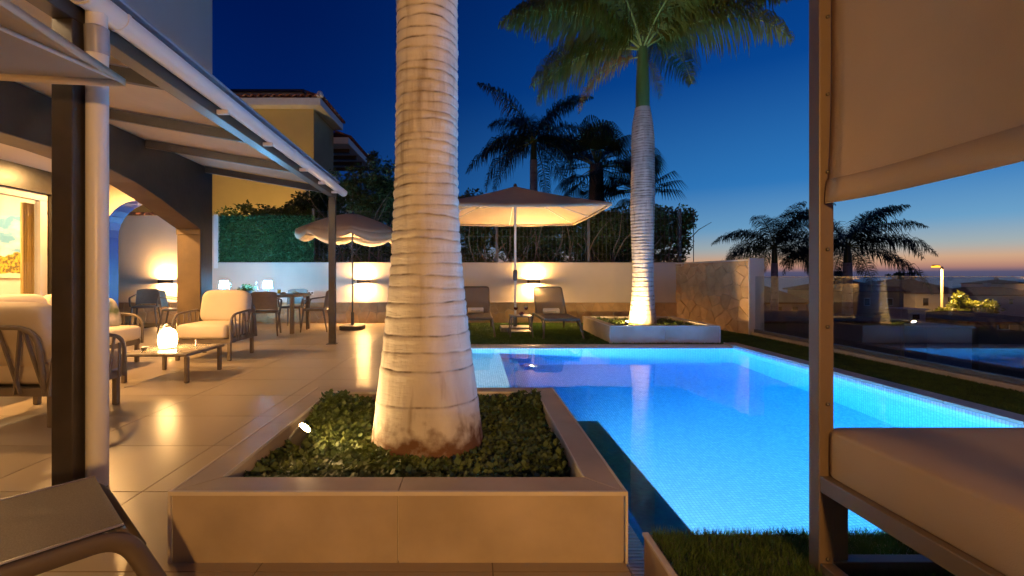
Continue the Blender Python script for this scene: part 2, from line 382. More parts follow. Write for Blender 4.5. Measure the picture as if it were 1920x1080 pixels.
def clip_poly(poly, nx, ny, d):
    out = []
    for i in range(len(poly)):
        a = poly[i]; b = poly[(i + 1) % len(poly)]
        da = a[0] * nx + a[1] * ny - d; db = b[0] * nx + b[1] * ny - d
        if da <= 0: out.append(a)
        if (da < 0) != (db < 0) and da != db:
            t = da / (da - db); out.append((a[0] + (b[0] - a[0]) * t, a[1] + (b[1] - a[1]) * t))
    return out
def voronoi_stones(w, h, size, gap, rnd):
    """crazy-paving polygons filling a w x h rectangle"""
    nx = max(1, round(w / size)); ny = max(1, round(h / size)); pts = []
    for i in range(-1, nx + 1):
        for j in range(-1, ny + 1):
            pts.append(((i + .5 + rnd.uniform(-.46, .46)) * w / nx, (j + .5 + rnd.uniform(-.46, .46)) * h / ny))
    out = []
    for i, p in enumerate(pts):
        poly = [(0, 0), (w, 0), (w, h), (0, h)]
        for j, q in enumerate(pts):
            if i == j: continue
            dx, dy = q[0] - p[0], q[1] - p[1]; dd = math.hypot(dx, dy)
            if dd > size * 4 or dd < 1e-6: continue
            nx_, ny_ = dx / dd, dy / dd; mid = (p[0] + q[0]) / 2 * nx_ + (p[1] + q[1]) / 2 * ny_
            poly = clip_poly(poly, nx_, ny_, mid - gap / 2)
            if len(poly) < 3: break
        if len(poly) >= 3:
            ar = abs(sum(poly[k][0] * poly[(k + 1) % len(poly)][1] - poly[(k + 1) % len(poly)][0] * poly[k][1] for k in range(len(poly)))) / 2
            if ar > .003: out.append(poly)
    return out

# ================================================================== SETTING
# ---- terrace floor with porcelain tiles
base = MB().box(-7.1, .583, -2.8, 3.6, -.15, -.004).box(-7.1, -.62, 3.6, 7.46, -.15, -.004).box(-7.1, -.5, 7.46, 10.8, -.15, -.004)
terrace = struct(base.build('terrace_floor', M_grout))
TX, TY, JG = .885, .633, .0055
full_tile = MB().box(0, TX - JG, 0, TY - JG, -.012, 0).mesh('tile'); full_tile.materials.append(M_tile)
for r_ in range(-7, 15):
    ya = 1.697 + TY * r_; yb = ya + TY; yc = (ya + yb) / 2
    xmax = .583 if yc < 3.6 else (-.62 if yc < 7.4 else -.5)
    yb = min(yb, 10.8)
    for c_ in range(-8, 2):
        xa = .07 + TX * c_; xb = min(xa + TX, xmax)
        if xb - xa < .03: continue
        if abs(xb - xa - TX) < 1e-5 and abs(yb - ya - TY) < 1e-5: me = full_tile
        else:
            me = MB().box(0, xb - xa - JG, 0, yb - ya - JG, -.012, 0).mesh('tile'); me.materials.append(M_tile)
        obj('tile', me, None, terrace, loc=(xa + JG / 2, ya + JG / 2, 0))

# ---- pool
WZ = -.03; PD = -1.25
pool = struct(MB().box(-.7, 4.3, 1.4, 7.45, PD - .15, PD).build('swimming_pool', M_mosaic))
def pw(*b, m=None): MB().box(*b).build('pool_wall', m or M_mosaic, pool)
pw(.70, .98, 1.66, 3.6, PD, -.066)
MB().box(.70, .972, 1.66, 3.598, -.0655, -.062).build('lip_tiles', mat('lip water glow tint', (.03, .30, .30), rough=.3, col2=(.02, .20, .22), scale=30), pool)                 # overflow lip, near left; teal glow of the water put into its colour
pw(-.62, .98, 3.3, 3.597, PD, -.064)               # short return wall behind the lip (hidden by the planter)
pw(-.60, -.4, 3.6, 7.2, PD, -.05)
pw(-.60, 4.25, 7.16, 7.44, PD, -.022)
pw(4.07, 4.255, 1.4, 7.157, PD, -.004)
pw(.70, 4.07, 1.45, 1.66, PD, -.02)
MB().box(-.398, .66, 4.35, 7.158, PD, -.80).build('pool_step', M_mosaic, pool)
MB().box(-.398, .40, 4.55, 7.156, -.80, -.42).build('pool_step', M_mosaic, pool)
# coping slabs on the right edge
for i in range(11):
    y0 = 1.05 + i * .58
    MB().box(4.066, 4.262, y0, min(y0 + .574, 7.46), -.003, .028).build('coping_slab', M_ptile, pool, bevel=.004)
poly = [(.75, 1.6), (4.12, 1.6), (4.12, 7.22), (-.45, 7.22), (-.45, 3.5), (.75, 3.5)]
water = struct(MB().prism(poly, PD - .05, WZ).build('water', M_water))
# overflow grates: plastic slats across a channel
def grate(name, x0, x1, y0, y1, along):
    g = struct(MB().box(x0, x1, y0, y1, -.14, -.055).build(name, M_grout))
    b = MB()
    if along == 'y':
        k = int((y1 - y0) / .021)
        for i in range(k): b.box(x0 + .004, x1 - .004, y0 + i * .021, y0 + i * .021 + .0125, -.05, -.004)
    else:
        k = int((x1 - x0) / .021)
        for i in range(k): b.box(x0 + i * .021, x0 + i * .021 + .0125, y0 + .004, y1 - .004, -.05, -.004)
    tag(b.build('slat', M_pvc, g), kind='stuff')
grate('overflow_grate', .585, .698, .6, 3.6, 'y')
grate('overflow_grate', -.62, -.45, 3.6, 7.2, 'y')
grate('overflow_grate', -.6, 4.26, 7.22, 7.46, 'x')
struct(MB().box(.583, .70, .6, 3.6, -.3, -.141).build('channel', M_grout))

# pool lamps
def pool_lamp(x, y, z, label, power, nrm=(1, 0)):
    M_poolglow = emit('pool lamp glow %d' % power, (.90, .92, 1.0), power)
    t = thing('pool_lamp', label, 'lamp', (x, y, z), math.atan2(nrm[1], nrm[0]), 'underwater pool lamps')
    o = MB().lathe([(.11, 0), (.115, .012), (.10, .02)], 28).build('ring', M_steel, t, smooth=40); o.rotation_euler = (0, PI / 2, 0)
    o = MB().lathe([(.085, .0202), (.05, .024), (.001, .026)], 24).build('lens', M_poolglow, t, smooth=60); o.rotation_euler = (0, PI / 2, 0)
pool_lamp(.981, 2.75, -1.07, 'underwater pool lamp in the pool wall beside the near planter', 52000)
pool_lamp(-.399, 5.35, -.27, 'underwater pool lamp above the white steps', 11000)

# ---- lawns (artificial turf): backing sheet plus blades
def lawn(x0, x1, y0, y1, z, n, h, w, inside=None):
    o = struct(MB().box(x0, x1, y0, y1, z - .14, z).build('lawn', M_turf))
    V, F = blades(x0, x1, y0, y1, z - .001, n, h, w, inside); tag(fast('turf', V, F, M_blade, o), kind='stuff')
    return o
lawn(-.498, 4.262, 7.463, 10.78, -.004, 130000, .028, .006, lambda x, y: ~((x > 2.24) & (x < 4.05) & (y > 7.5) & (y < 9.36)))
lawn(4.264, 5.148, .4, 10.78, .004, 120000, .028, .0045)
# raised platform in the foreground with turf on it
raised = struct(MB().box(.632, 5.14, -1.5, 1.668, -.14, .155).build('raised_lawn', M_ptile))
MB().box(.620, .6318, -1.5, 1.66, -.004, .150).build('side_panel', M_ptile, raised)
MB().box(.616, .640, -1.5, 1.672, .151, .163).build('edge_trim', M_trim, raised, bevel=.003)
V, F = blades(.645, 2.6, .35, 1.672, .155, 120000, .030, .0016); tag(fast('turf', V, F, M_blade, raised), kind='stuff')

# ---- planters
def planter(label, x0, x1, y0, y1, h, rim, soil, group=None):
    t = thing('planter', label, 'planter', ((x0 + x1) / 2, (y0 + y1) / 2, 0), 0, group)
    w, d = (x1 - x0) / 2, (y1 - y0) / 2; e = .012
    MB().box(-w + e, w - e, -d + e, -d + rim - e, -.003, h - e).box(-w + e, w - e, d - rim + e, d - e, -.003, h - e) \
        .box(-w + e, -w + rim - e, -d + rim - e, d - rim + e, -.003, h - e).box(w - rim + e, w - e, -d + rim - e, d - rim + e, -.003, h - e).build('core', M_trim, t)
    g = .0025
    for k in (0, 1):                                   # two large tiles on every outer face
        MB().box(-w + .008 + k * (w - .008) + g, -.0 + k * (w - .008) - g, -d, -d + e, 0, h - .016).build('face_tile', M_ptile, t)
        MB().box(-w + .008 + k * (w - .008) + g, -.0 + k * (w - .008) - g, d - e, d, 0, h - .016).build('face_tile', M_ptile, t)
        MB().box(-w, -w + e, -d + .008 + k * (d - .008) + g, k * (d - .008) - g, 0, h - .016).build('face_tile', M_ptile, t)
        MB().box(w - e, w, -d + .008 + k * (d - .008) + g, k * (d - .008) - g, 0, h - .016).build('face_tile', M_ptile, t)
        # inner lining
        wi, di = w - rim, d - rim
        MB().box(-wi + k * wi + g, k * wi - g, di - .001, di + e - .001, soil - .06, h - .016).build('lining_tile', M_ptile, t)
        MB().box(-wi - e, -wi, -di + k * di + g, k * di - g, soil - .06, h - .016).build('lining_tile', M_ptile, t)
        MB().box(wi, wi + e, -di + k * di + g, k * di - g, soil - .06, h - .016).build('lining_tile', M_ptile, t)
    # capping with mitred corners
    wi, di = w - rim, d - rim
    for quad in ([(-w, -d), (0, -d), (0, -di), (-wi, -di)], [(0, -d), (w, -d), (wi, -di), (0, -di)],
                 [(-wi, di), (0, di), (0, d), (-w, d)], [(0, di), (wi, di), (w, d), (0, d)],
                 [(-w, -d), (-wi, -di), (-wi, 0), (-w, 0)], [(-w, 0), (-wi, 0), (-wi, di), (-w, d)],
                 [(wi, -di), (w, -d), (w, 0), (wi, 0)], [(wi, 0), (w, 0), (w, d), (wi, di)]):
        cx = sum(q[0] for q in quad) / 4; cyy = sum(q[1] for q in quad) / 4
        qs = [(q[0] + math.copysign(.0012, cx - q[0]), q[1] + math.copysign(.0012, cyy - q[1])) for q in quad]
        MB().prism(qs, h - .0118, h).build('capping_tile', M_ptile, t, bevel=.0015)
    # thin pale metal trim round the top edge, corners and inner edge
    tr = MB(); s = .010
    for x in (-1, 1):
        tr.box(x * (w + .002) - s / 2, x * (w + .002) + s / 2, -d - .002 - s / 2, -d - .002 + s / 2, .0, h - .013)
    tr.box(-w - .007, w + .007, -d - .0055, -d + .0055, h - .013, h + .0025)
    for x in (-1, 1):
        tr.box(x * w - .0055, x * w + .0055, -d + .0056, d, h - .013, h + .0025)
        tr.box(x * wi - .003, x * wi + .003, -di, di, h - .013, h + .0025)
    tr.box(-wi, wi, di - .003, di + .003, h - .013, h + .002)
    tr.build('edge_trim', M_trim, t)
    # soil with a lumpy surface
    n = 20; xs = np.linspace(-wi + .001, wi - .001, n); ys = np.linspace(-di + .001, di - .001, n)
    gx, gy = np.meshgrid(xs, ys); gz = soil + rng.normal(0, .008, gx.shape)
    V = np.stack([gx.ravel(), gy.ravel(), gz.ravel()], 1); F = [(i * n + j, i * n + j + 1, (i + 1) * n + j + 1, (i + 1) * n + j) for i in range(n - 1) for j in range(n - 1)]
    fast('soil', V, F, M_soil, t)
    return t
planter('wide beige tiled square planter in the foreground with low green plants', -1.168, .583, 1.751, 3.40,   .273, .13, .165, 'tiled palm planters')
planter('beige tiled square planter on the lawn behind the pool', 2.24, 4.05, 7.5, 9.36, .29, .12, .22, 'tiled palm planters')

def ground_cover(name, label, x0, x1, y0, y1, z, n, hole, hr, bias):
    """low succulents: rosettes of fleshy leaves on mounds"""
    cs = []
    while len(cs) < n:
        x = rng.uniform(x0, x1); y = rng.uniform(y0, y1); d = math.hypot(x - hole[0], y - hole[1])
        if d < hr: continue
        hgt = bias(x, y) * rng.uniform(.55, 1.15)
        cs.append((x, y, z + hgt))
    cs = np.array(cs); k = 14
    cc = np.repeat(cs, k, 0); m = len(cc)
    th = rng.uniform(0, 2 * PI, m); ph = rng.uniform(-.15, .95, m)
    d = np.stack([np.cos(th) * np.cos(ph), np.sin(th) * np.cos(ph), np.sin(ph)], 1)
    w = np.stack([-np.sin(th), np.cos(th), np.zeros(m)], 1); s = (rng.uniform(.014, .030, m) * np.repeat(rng.choice([.8, 1., 1.5], len(cs)), k))[:, None]
    cc = cc - np.array([0, 0, 1.])[None] * rng.uniform(0, .035, m)[:, None]
    up = np.cross(w, d)
    V = np.stack([cc, cc + d * s * .62 + w * s * .40 + up * s * .1, cc + d * s, cc + d * s * .62 - w * s * .40 + up * s * .1], 1).reshape(-1, 3)
    o = fast(name, V, np.arange(4 * m).reshape(-1, 4), M_cover); return tag(o, label, 'ground cover', kind='stuff')
def bias1(x, y):
    b = .020 + .040 * (0.5 + .5 * math.sin(x * 7.1 + 1.3) * math.cos(y * 6.3 + .4))
    b += .09 * math.exp(-((x + .98) ** 2 + (y - 3.1) ** 2) / .05) + .10 * math.exp(-((x - .40) ** 2 + (y - 3.1) ** 2) / .03) + .05 * math.exp(-((x - .1) ** 2 + (y - 3.2) ** 2) / .03)
    return b
ground_cover('ground_cover', 'low green succulent ground cover filling the foreground planter', -1.03, .445, 1.89, 3.26, .165, 4200, (-.266, 2.56), .30, bias1)
ground_cover('ground_cover', 'sparse green ground cover in the planter behind the pool', 2.38, 3.9, 7.65, 9.2, .22, 500, (3.11, 8.4), .28, lambda x, y: .05)

# ---- boundary wall at the back, with stone skirting
wall = thing('garden_wall', 'long cream rendered garden wall with stone skirting behind the terrace', 'wall', (0, 10.8, 0))
MB().box(-6.09, 4.80, .0, .25, 0, 1.425).build('wall_body', M_plaster, wall)
MB().box(-6.09, 4.80, -.012, .262, 1.426, 1.445).build('wall_cap', M_greywall, wall)
MB().box(-11, -6.092, .0, .25, 0, 2.55).build('tall_wall_body', M_plaster, wall)
MB().box(-6.17, -6.075, -.02, -.001, 1.30, 2.58).build('end_panel', M_white, wall)
MB().box(-11, 4.80, -.020, -.001, .0, .492).build('mortar', M_mortar, wall)
MB().box(-11, 4.80, -.044, -.0005, .493, .508).build('skirting_trim', M_trim, wall)
rs = random.Random(3)
for p in voronoi_stones(15.8, .488, .25, .010, rs):
    q = [(u - 11, v + .002) for u, v in p]
    MB().prism(q, -.021 - rs.uniform(.010, .020), -.0205, 'y').build('stone', M_stone1, wall, bevel=.004, seg=1)
# roof tiles capping the tall wall
def barrel(w=.19, l=.32, h=.075, t=.016, n=8):
    b = MB(); vs = []
    for y, sc in ((0, 1.0), (l, .86)):
        for rr in (1, 1 - t / h):
            for i in range(n + 1):
                a = PI * i / n; vs.append((math.cos(a) * w / 2 * sc * rr, y, math.sin(a) * h * sc * rr))
    k = n + 1; fs = []
    for i in range(n):
        fs += [(i, i + 1, 2 * k + i + 1, 2 * k + i), (k + i + 1, k + i, 3 * k + i, 3 * k + i + 1), (i + 1, i, k + i, k + i + 1), (2 * k + i, 2 * k + i + 1, 3 * k + i + 1, 3 * k + i)]
    return b.add(vs, fs)
tile_me = barrel().mesh('roof_tile'); tile_me.materials.append(M_rooftile)
tile_me.polygons.foreach_set('use_smooth', [True] * len(tile_me.polygons))
def roof_tile(parent, loc, rot):
    o = obj('roof_tile', tile_me, None, parent, loc=loc); o.rotation_euler = rot; return o
for i in range(16): roof_tile(wall, (-9.6 + i * .21, -.06, 2.555), (R(8), 0, 0))

# ---- stone-faced side wall on the right
d_ = Vector((4.81 - 5.15, 10.8 - 8.5)); ln = d_.length
sw = thing('stone_wall', 'low golden stone faced wall right of the palm planter', 'wall', (5.15, 8.5, 0), math.atan2(d_.y, d_.x))
MB().box(0, ln, -.27, 0, 0, 1.40).build('wall_body', M_mortar, sw)
MB().box(-.024, -.001, -.28, .035, 0, 1.45).build('end_panel', M_plaster, sw, bevel=.003)
MB().box(-.02, ln, -.285, .04, 1.401, 1.43).build('wall_cap', M_plaster, sw, bevel=.004)
for p in voronoi_stones(ln, 1.395, .23, .009, rs):
    MB().prism([(u, v + .002) for u, v in p], .0005, .012 + rs.uniform(.008, .026), 'y').build('stone', M_stone1, sw, bevel=.005, seg=1)

# ---- glass balustrade on a kerb
kerb = struct(MB().box(5.15, 5.32, .3, 8.47, -.2, .07).build('kerb', M_ptile, bevel=.006))
M_pane = glass('balustrade glass', (.90, .94, .94), 2.0)
for ya, yb, lb in ((5.58, 8.46, 'clear glass balustrade pane next to the stone wall'), (2.95, 5.57, 'clear glass balustrade pane behind the daybed post'), (.35, 2.94, 'clear glass balustrade pane nearest the daybed')):
    t = thing('glass_balustrade', lb, 'balustrade', (5.23, (ya + yb) / 2, .07), 0, 'glass balustrade along the kerb'); hl = (yb - ya) / 2
    MB().box(-.006, .006, -hl + .005, hl - .005, .012, 1.03).build('pane', M_pane, t)
    MB().box(-.028, .028, -hl, hl, 0, .055).build('base_rail', M_grey, t, bevel=.003)
    MB().box(-.008, .008, -hl + .004, hl - .004, 1.0305, 1.036).build('top_edge', M_steel, t)

# ---- fence with wire mesh above the back wall
fence = thing('mesh_fence', 'dark wire mesh fence with posts on top of the garden wall', 'fence', (0, 10.93, 1.445))
for k in range(5):
    x = (588 + 171.6 * k - 889) * 10.93 / 853
    MB().box(x - .03, x + .03, -.03, .03, 0, 1.29).build('post', M_grey, fence, bevel=.004)
b = MB()
x0, x1 = (588 - 889) * 10.93 / 853 + .035, (1274 - 889) * 10.93 / 853 - .035
for i in range(int((x1 - x0) / .10) + 1): b.bar((x0 + i * .10, 0, .02), (x0 + i * .10, 0, 1.27), .006)
for z in (.05, .2, .62, 1.05, 1.22): b.bar((x0, .004, z), (x1, .004, z), .006)
tag(b.build('wire', M_grey, fence), kind='stuff')
x = (1304 - 889) * 10.93 / 853; MB().bar((x, .1, -.5), (x, .1, 1.30), .014).build('stay_pole', M_grey, fence)
# artificial hedge panel
hp = thing('hedge_panel', 'artificial green ivy screen panel above the dining table', 'hedge', (-4.95, 10.9, 1.447))
MB().box(-1.13, 1.11, .0, .03, 0, 1.10).build('backing', M_turf, hp)
n = 15000; cs = np.stack([rng.uniform(-1.13, 1.11, n), rng.uniform(-.05, 0, n), rng.uniform(.0, 1.11, n)], 1)
V, F = leaves(cs, .045, .7, .1); V[:, 1] = np.minimum(V[:, 1], .0); tag(fast('ivy', V, F, M_fhedge, hp), kind='stuff')

# ================================================================== THE HOUSE (its own axes are turned 2.7 degrees)
HR = .047; HY = .20
M_brownpl = mat('brown plaster', (.15, .098, .052), rough=.7, col2=(.10, .066, .036), scale=3, bump=.4, bscale=18)
M_soffit = mat('brown stained soffit', (.11, .072, .042), rough=.5, col2=(.07, .045, .028), scale=4, bump=.4, bscale=14)
M_alu = mat('grey window aluminium', (.42, .38, .35), rough=.4, var=.04)
M_curtain = cloth_mat('golden curtain', (.70, .50, .18), trans=.3, weave=200)
house = thing('house', 'white and black villa with arched porch and lit glass door on the left', 'house', (0, HY, 0), HR)
arch = [(2.0, 0), (2.0, 1.85), (2.45, 2.08), (2.9, 2.22), (3.4, 2.32), (4.0, 2.38), (4.6, 2.39), (5.2, 2.365), (5.7, 2.29), (6.2, 2.16), (6.7, 2.0), (7.18, 1.85), (7.18, 0)]
MB().prism([(-3, 0)] + arch + [(7.52, 0), (7.52, 2.87), (-3, 2.87)], -4.34, -3.98, 'x').build('arcade_wall', M_black, house)
so = MB()
for (a, b_) in zip(arch[1:-2], arch[2:-1]):
    so.add([(-4.338, a[0], a[1] - .006), (-3.986, a[0], a[1] - .006), (-3.986, b_[0], b_[1] - .006), (-4.338, b_[0], b_[1] - .006), (-4.338, a[0], a[1] + .004), (-3.986, a[0], a[1] + .004), (-3.986, b_[0], b_[1] + .004), (-4.338, b_[0], b_[1] + .004)],
           [(0, 1, 2, 3), (4, 5, 6, 7), (0, 1, 5, 4), (2, 3, 7, 6), (1, 2, 6, 5), (0, 3, 7, 4)])
so.build('arch_soffit', M_soffit, house)
MB().box(-4.335, -3.985, 7.165, 7.179, 0, 1.76).build('pillar_facing', M_brownpl, house)
MB().box(-4.345, -3.978, 7.150, 7.179, 1.762, 1.845).build('pillar_cap', M_brownpl, house, bevel=.004)
MB().box(-9, -3.98, -3, 7.52, 2.90, 7.2).build('upper_wall', M_uprend, house)
MB().box(-5.57, -4.342, -3, 7.22, 2.55, 2.6).build('porch_ceiling', M_plaster, house)
MB().box(-5.77, -5.57, -3, 7.2, 2.24, 2.90).build('lintel', M_black, house)
MB().box(-5.77, -5.57, -3, 2.3, 0, 2.239).build('facade_wall', M_black, house)
MB().box(-5.77, -5.57, 6.39, 7.2, 0, 2.239).build('facade_wall', M_black, house)
# end wall of the porch with a round arch
ea = [(-5.48, 0), (-5.48, 1.74)] + [(-4.91 + .57 * math.cos(PI - PI * i / 16), 1.74 + .57 * math.sin(PI * i / 16)) for i in range(1, 16)] + [(-4.342, 1.74), (-4.342, 2.548), (-5.77, 2.548), (-5.77, 0)]
MB().prism(ea, 7.2, 7.5, 'y').build('porch_end_wall', M_plaster, house)
ei = MB(); pts = [(-5.479, 0), (-5.479, 1.74)] + [(-4.91 + .569 * math.cos(PI - PI * i / 16), 1.74 + .569 * math.sin(PI * i / 16)) for i in range(1, 17)]
for a, b_ in zip(pts[:-1], pts[1:]):
    ei.add([(a[0], 7.19, a[1]), (b_[0], 7.19, b_[1]), (b_[0], 7.51, b_[1]), (a[0], 7.51, a[1]), (a[0] + .008, 7.19, a[1]), (b_[0] + .008, 7.19, b_[1] - .004), (b_[0] + .008, 7.51, b_[1] - .004), (a[0] + .008, 7.51, a[1])],
           [(0, 1, 2, 3), (4, 5, 6, 7), (0, 1, 5, 4), (2, 3, 7, 6), (0, 3, 7, 4), (1, 2, 6, 5)])
ei.build('arch_lining', mat('blue lamplight arch tint', (.004, .030, .30), rough=.5, var=.15), house)  # blue light of the table lamps put into the lining colour
# room behind the glass door
MB().box(-11.8, -5.772, 7.3, 7.5, -.1, 2.9).build('room_wall', M_plaster, house)
MB().box(-12, -11.8, -.2, 7.5, -.1, 2.9).build('room_wall', M_plaster, house)
MB().box(-11.8, -5.772, -.2, 0, -.1, 2.9).build('room_wall', M_plaster, house)
MB().box(-11.8, -5.772, 0, 7.3, -.1, -.002).build('room_floor', M_ptile, house)
MB().box(-11.8, -5.772, 0, 7.3, 2.6, 2.7).build('room_ceiling', M_white, house)
door = MB().box(-5.70, -5.62, 2.30, 6.38, 2.14, 2.235).box(-5.70, -5.62, 6.27, 6.379, .0, 2.139).box(-5.70, -5.62, 4.15, 4.25, 0, 2.139).box(-5.70, -5.62, 2.301, 2.40, 0, 2.139).box(-5.70, -5.62, 2.401, 6.269, 0, .08).build('door_frame', M_alu, house, bevel=.004)
M_win = glass('window glass', (.96, .96, .94), 1.5)
for y0, y1 in ((2.40, 4.15), (4.25, 6.27)): MB().box(-5.666, -5.656, y0, y1, .08, 2.14).build('pane', M_win, door)
M_room = emit('assumed room downlight glow', (1, .66, .30), 950)
for x, y in ((-6.9, 6.3), (-8.3, 5.2), (-6.9, 4.0), (-9.5, 3.0)):  # room lamps out of sight, assumed from the lit interior
    MB().lathe([(.10, 2.585), (.10, 2.599)], 20, (x, y, 0)).build('assumed_ceiling_light', M_room, house)
# folded curtain hanging inside the door
cu = MB(); vs = []; fs = []; n = 60
for i in range(n + 1):
    for z in (.02, 2.12): vs.append((-5.90 + .035 * math.sin(i * 1.05), 6.30 + .36 * i / n, z))
fs = [(2 * i, 2 * i + 2, 2 * i + 3, 2 * i + 1) for i in range(n)]
o = cu.add(vs, fs).build('curtain', M_curtain, smooth=180); o.location = (0, HY, 0); o.rotation_euler = (0, 0, HR)
sd = o.modifiers.new('thickness', 'SOLIDIFY'); sd.thickness = .004
tag(o, 'golden yellow curtain hanging inside the lit glass door', 'curtain')
# landscape print on the room wall
def mural_mat():
    m = bpy.data.materials.new('landscape print'); m.use_nodes = True; t = m.node_tree; n = t.nodes; l = t.links; b = n['Principled BSDF']; b.inputs['Roughness'].default_value = .6
    tcn = n.new('ShaderNodeTexCoord'); sp = n.new('ShaderNodeSeparateXYZ'); l.new(tcn.outputs['Object'], sp.inputs[0])
    def M(op, a, b_=None, clamp=False):
        q = n.new('ShaderNodeMath'); q.operation = op; q.use_clamp = clamp
        for i, v in enumerate((a, b_)):
            if v is None: continue
            if isinstance(v, (int, float)): q.inputs[i].default_value = v
            else: l.new(v, q.inputs[i])
        return q.outputs[0]
    def noise(sc, det=5, ma=(1, 1, 1)):
        mpn = n.new('ShaderNodeMapping'); mpn.inputs['Scale'].default_value = ma; l.new(tcn.outputs['Object'], mpn.inputs[0])
        q = n.new('ShaderNodeTexNoise'); q.inputs['Scale'].default_value = sc; q.inputs['Detail'].default_value = det; l.new(mpn.outputs[0], q.inputs['Vector']); return q.outputs['Fac']
    def mixc(f, a, c):
        q = n.new('ShaderNodeMix'); q.data_type = 'RGBA'; l.new(f, q.inputs[0])
        for i, v in ((6, a), (7, c)):
            if isinstance(v, tuple): q.inputs[i].default_value = (*v, 1)
            else: l.new(v, q.inputs[i])
        return q.outputs[2]
    def step(v, at, w): return M('DIVIDE', M('SUBTRACT', v, at), w, True)
    x, z = sp.outputs[0], sp.outputs[2]
    sky = mixc(step(noise(3.2, 5, (1, 1, 2.2)), .42, .2), (.12, .30, .48), (.72, .70, .66))
    hill_h = M('ADD', M('MULTIPLY', M('ABSOLUTE', M('ADD', x, .28)), -.42), M('ADD', M('MULTIPLY', noise(5), .12), .58))
    hill = mixc(step(noise(16), .4, .2), (.46, .20, .04), (.30, .12, .03))
    c = mixc(step(M('SUBTRACT', hill_h, z), 0, .01), sky, hill)
    veg = mixc(step(noise(26), .42, .15), (.14, .09, .015), (.55, .36, .03))
    vh = M('ADD', M('MULTIPLY', noise(9), .3), .22)
    c = mixc(step(M('SUBTRACT', vh, z), 0, .02), c, veg)
    sand_h = M('ADD', M('MULTIPLY', noise(7), .06), .05)
    c = mixc(step(M('SUBTRACT', sand_h, z), 0, .01), c, (.72, .62, .46))
    l.new(c, b.inputs['Base Color']); return m
mu = MB().box(-1.45, 1.45, -.025, 0, 0, .98).build('wall_picture', mural_mat())
mu.location = (-8.15 * math.cos(HR) - 7.296 * math.sin(HR), -8.15 * math.sin(HR) + 7.296 * math.cos(HR) + HY, 1.08); mu.rotation_euler = (0, 0, HR)
tag(mu, 'landscape print of an orange hill seen through the lit glass door', 'picture')
# assumed porch ceiling lights, unseen from the camera
M_porch = emit('assumed porch light glow', WARM, 2300)
def assumed_porch_light(x, y, label):
    t = thing('assumed_porch_light', label, 'lamp', (x * math.cos(HR) - y * math.sin(HR), x * math.sin(HR) + y * math.cos(HR) + HY, 2.549), HR, 'assumed round porch ceiling lights')
    MB().lathe([(.085, -.018), (.09, -.004), (.09, .0)], 24).build('rim', M_white, t, smooth=40)
    MB().lathe([(.001, -.024), (.05, -.022), (.072, -.0185)], 24, cap=False).build('diffuser', M_porch, t, smooth=60)
assumed_porch_light(-4.95, 6.35, 'assumed round porch ceiling light near the blue-tinted arch, behind the front post')
assumed_porch_light(-4.95, 4.1, 'assumed round porch ceiling light above the sofa')

# ---- pergola with sloping canvas roof, gutter and posts
pg = thing('pergola', 'dark metal pergola with cream roof sheets along the terrace', 'pergola', (0, .095, 0), HR)
for y in (2.30, 7.43):
    po = MB().box(-2.03, -1.925, y, y + .09, .0, 2.409).build('post', M_dark, pg, bevel=.005)
    MB().box(-2.06, -1.90, y - .03, y + .12, .0, .008).build('base_plate', M_dark, po)
MB().box(-2.03, -1.925, .4, 7.55, 2.41, 2.53).build('outer_beam', M_dark, pg, bevel=.004)
MB().box(-1.955, -1.927, .4, 7.60, 2.531, 2.66).build('fascia', M_dark, pg)
MB().box(-1.975, -1.885, .4, 7.62, 2.661, 2.685).build('top_rail', mat('blue grey flashing', (.30, .33, .38), rough=.3, var=.05), pg, bevel=.004)
sl = (2.88 - 2.555) / (3.98 - 2.0)
for i, y in enumerate((.62, 1.98, 3.33, 4.66, 6.0, 7.42)):
    MB().bar((-1.99, y, 2.50), (-3.975, y, 2.50 + sl * 1.985), .055, .10).build('rafter', M_dark, pg, bevel=.003)
    if i in (1, 2, 3): MB().bar((-2.06, y + .0335, 2.53), (-3.93, y + .0335, 2.53 + sl * 1.87), .008, .012).build('light_strip', emit('strip glow', (1, .66, .34), 80), pg)  # middle strip known, strips on the rafters either side assumed
    if i:
        y0 = (.62, 1.98, 3.33, 4.66, 6.0, 7.42)[i - 1] + .029
        MB().add([(-1.98, y0, 2.556), (-3.978, y0, 2.556 + sl * 1.998), (-3.978, y - .029, 2.556 + sl * 1.998), (-1.98, y - .029, 2.556),
                  (-1.98, y0, 2.566), (-3.978, y0, 2.566 + sl * 1.998), (-3.978, y - .029, 2.566 + sl * 1.998), (-1.98, y - .029, 2.566)],
                 [(0, 1, 2, 3), (7, 6, 5, 4), (0, 1, 5, 4), (1, 2, 6, 5), (2, 3, 7, 6), (3, 0, 4, 7)]).build('roof_sheet', M_canvas, pg)
# white gutter with collars, outlet and downpipe
gu = MB(); vs = []; fs = []; n = 14
def half_pipe(b, x, z, y0, y1, r, t, a0=R(-200), a1=R(20)):
    vs = []
    for y in (y0, y1):
        for rr in (r, r - t):
            for i in range(n + 1):
                a = a0 + (a1 - a0) * i / n; vs.append((x + math.cos(a) * rr, y, z + math.sin(a) * rr))
    k = n + 1; fs = []
    for i in range(n):
        fs += [(i, i + 1, 2 * k + i + 1, 2 * k + i), (k + i + 1, k + i, 3 * k + i, 3 * k + i + 1), (i + 1, i, k + i, k + i + 1), (2 * k + i, 2 * k + i + 1, 3 * k + i + 1, 3 * k + i)]
    fs += [(0, 2 * k, 3 * k, k), (n, k + n, 3 * k + n, 2 * k + n)]
    b.add(vs, fs)
half_pipe(gu, -1.855, 2.525, 2.25, 7.72, .066, .004)
go = gu.build('gutter', M_pvc, pg, smooth=40)
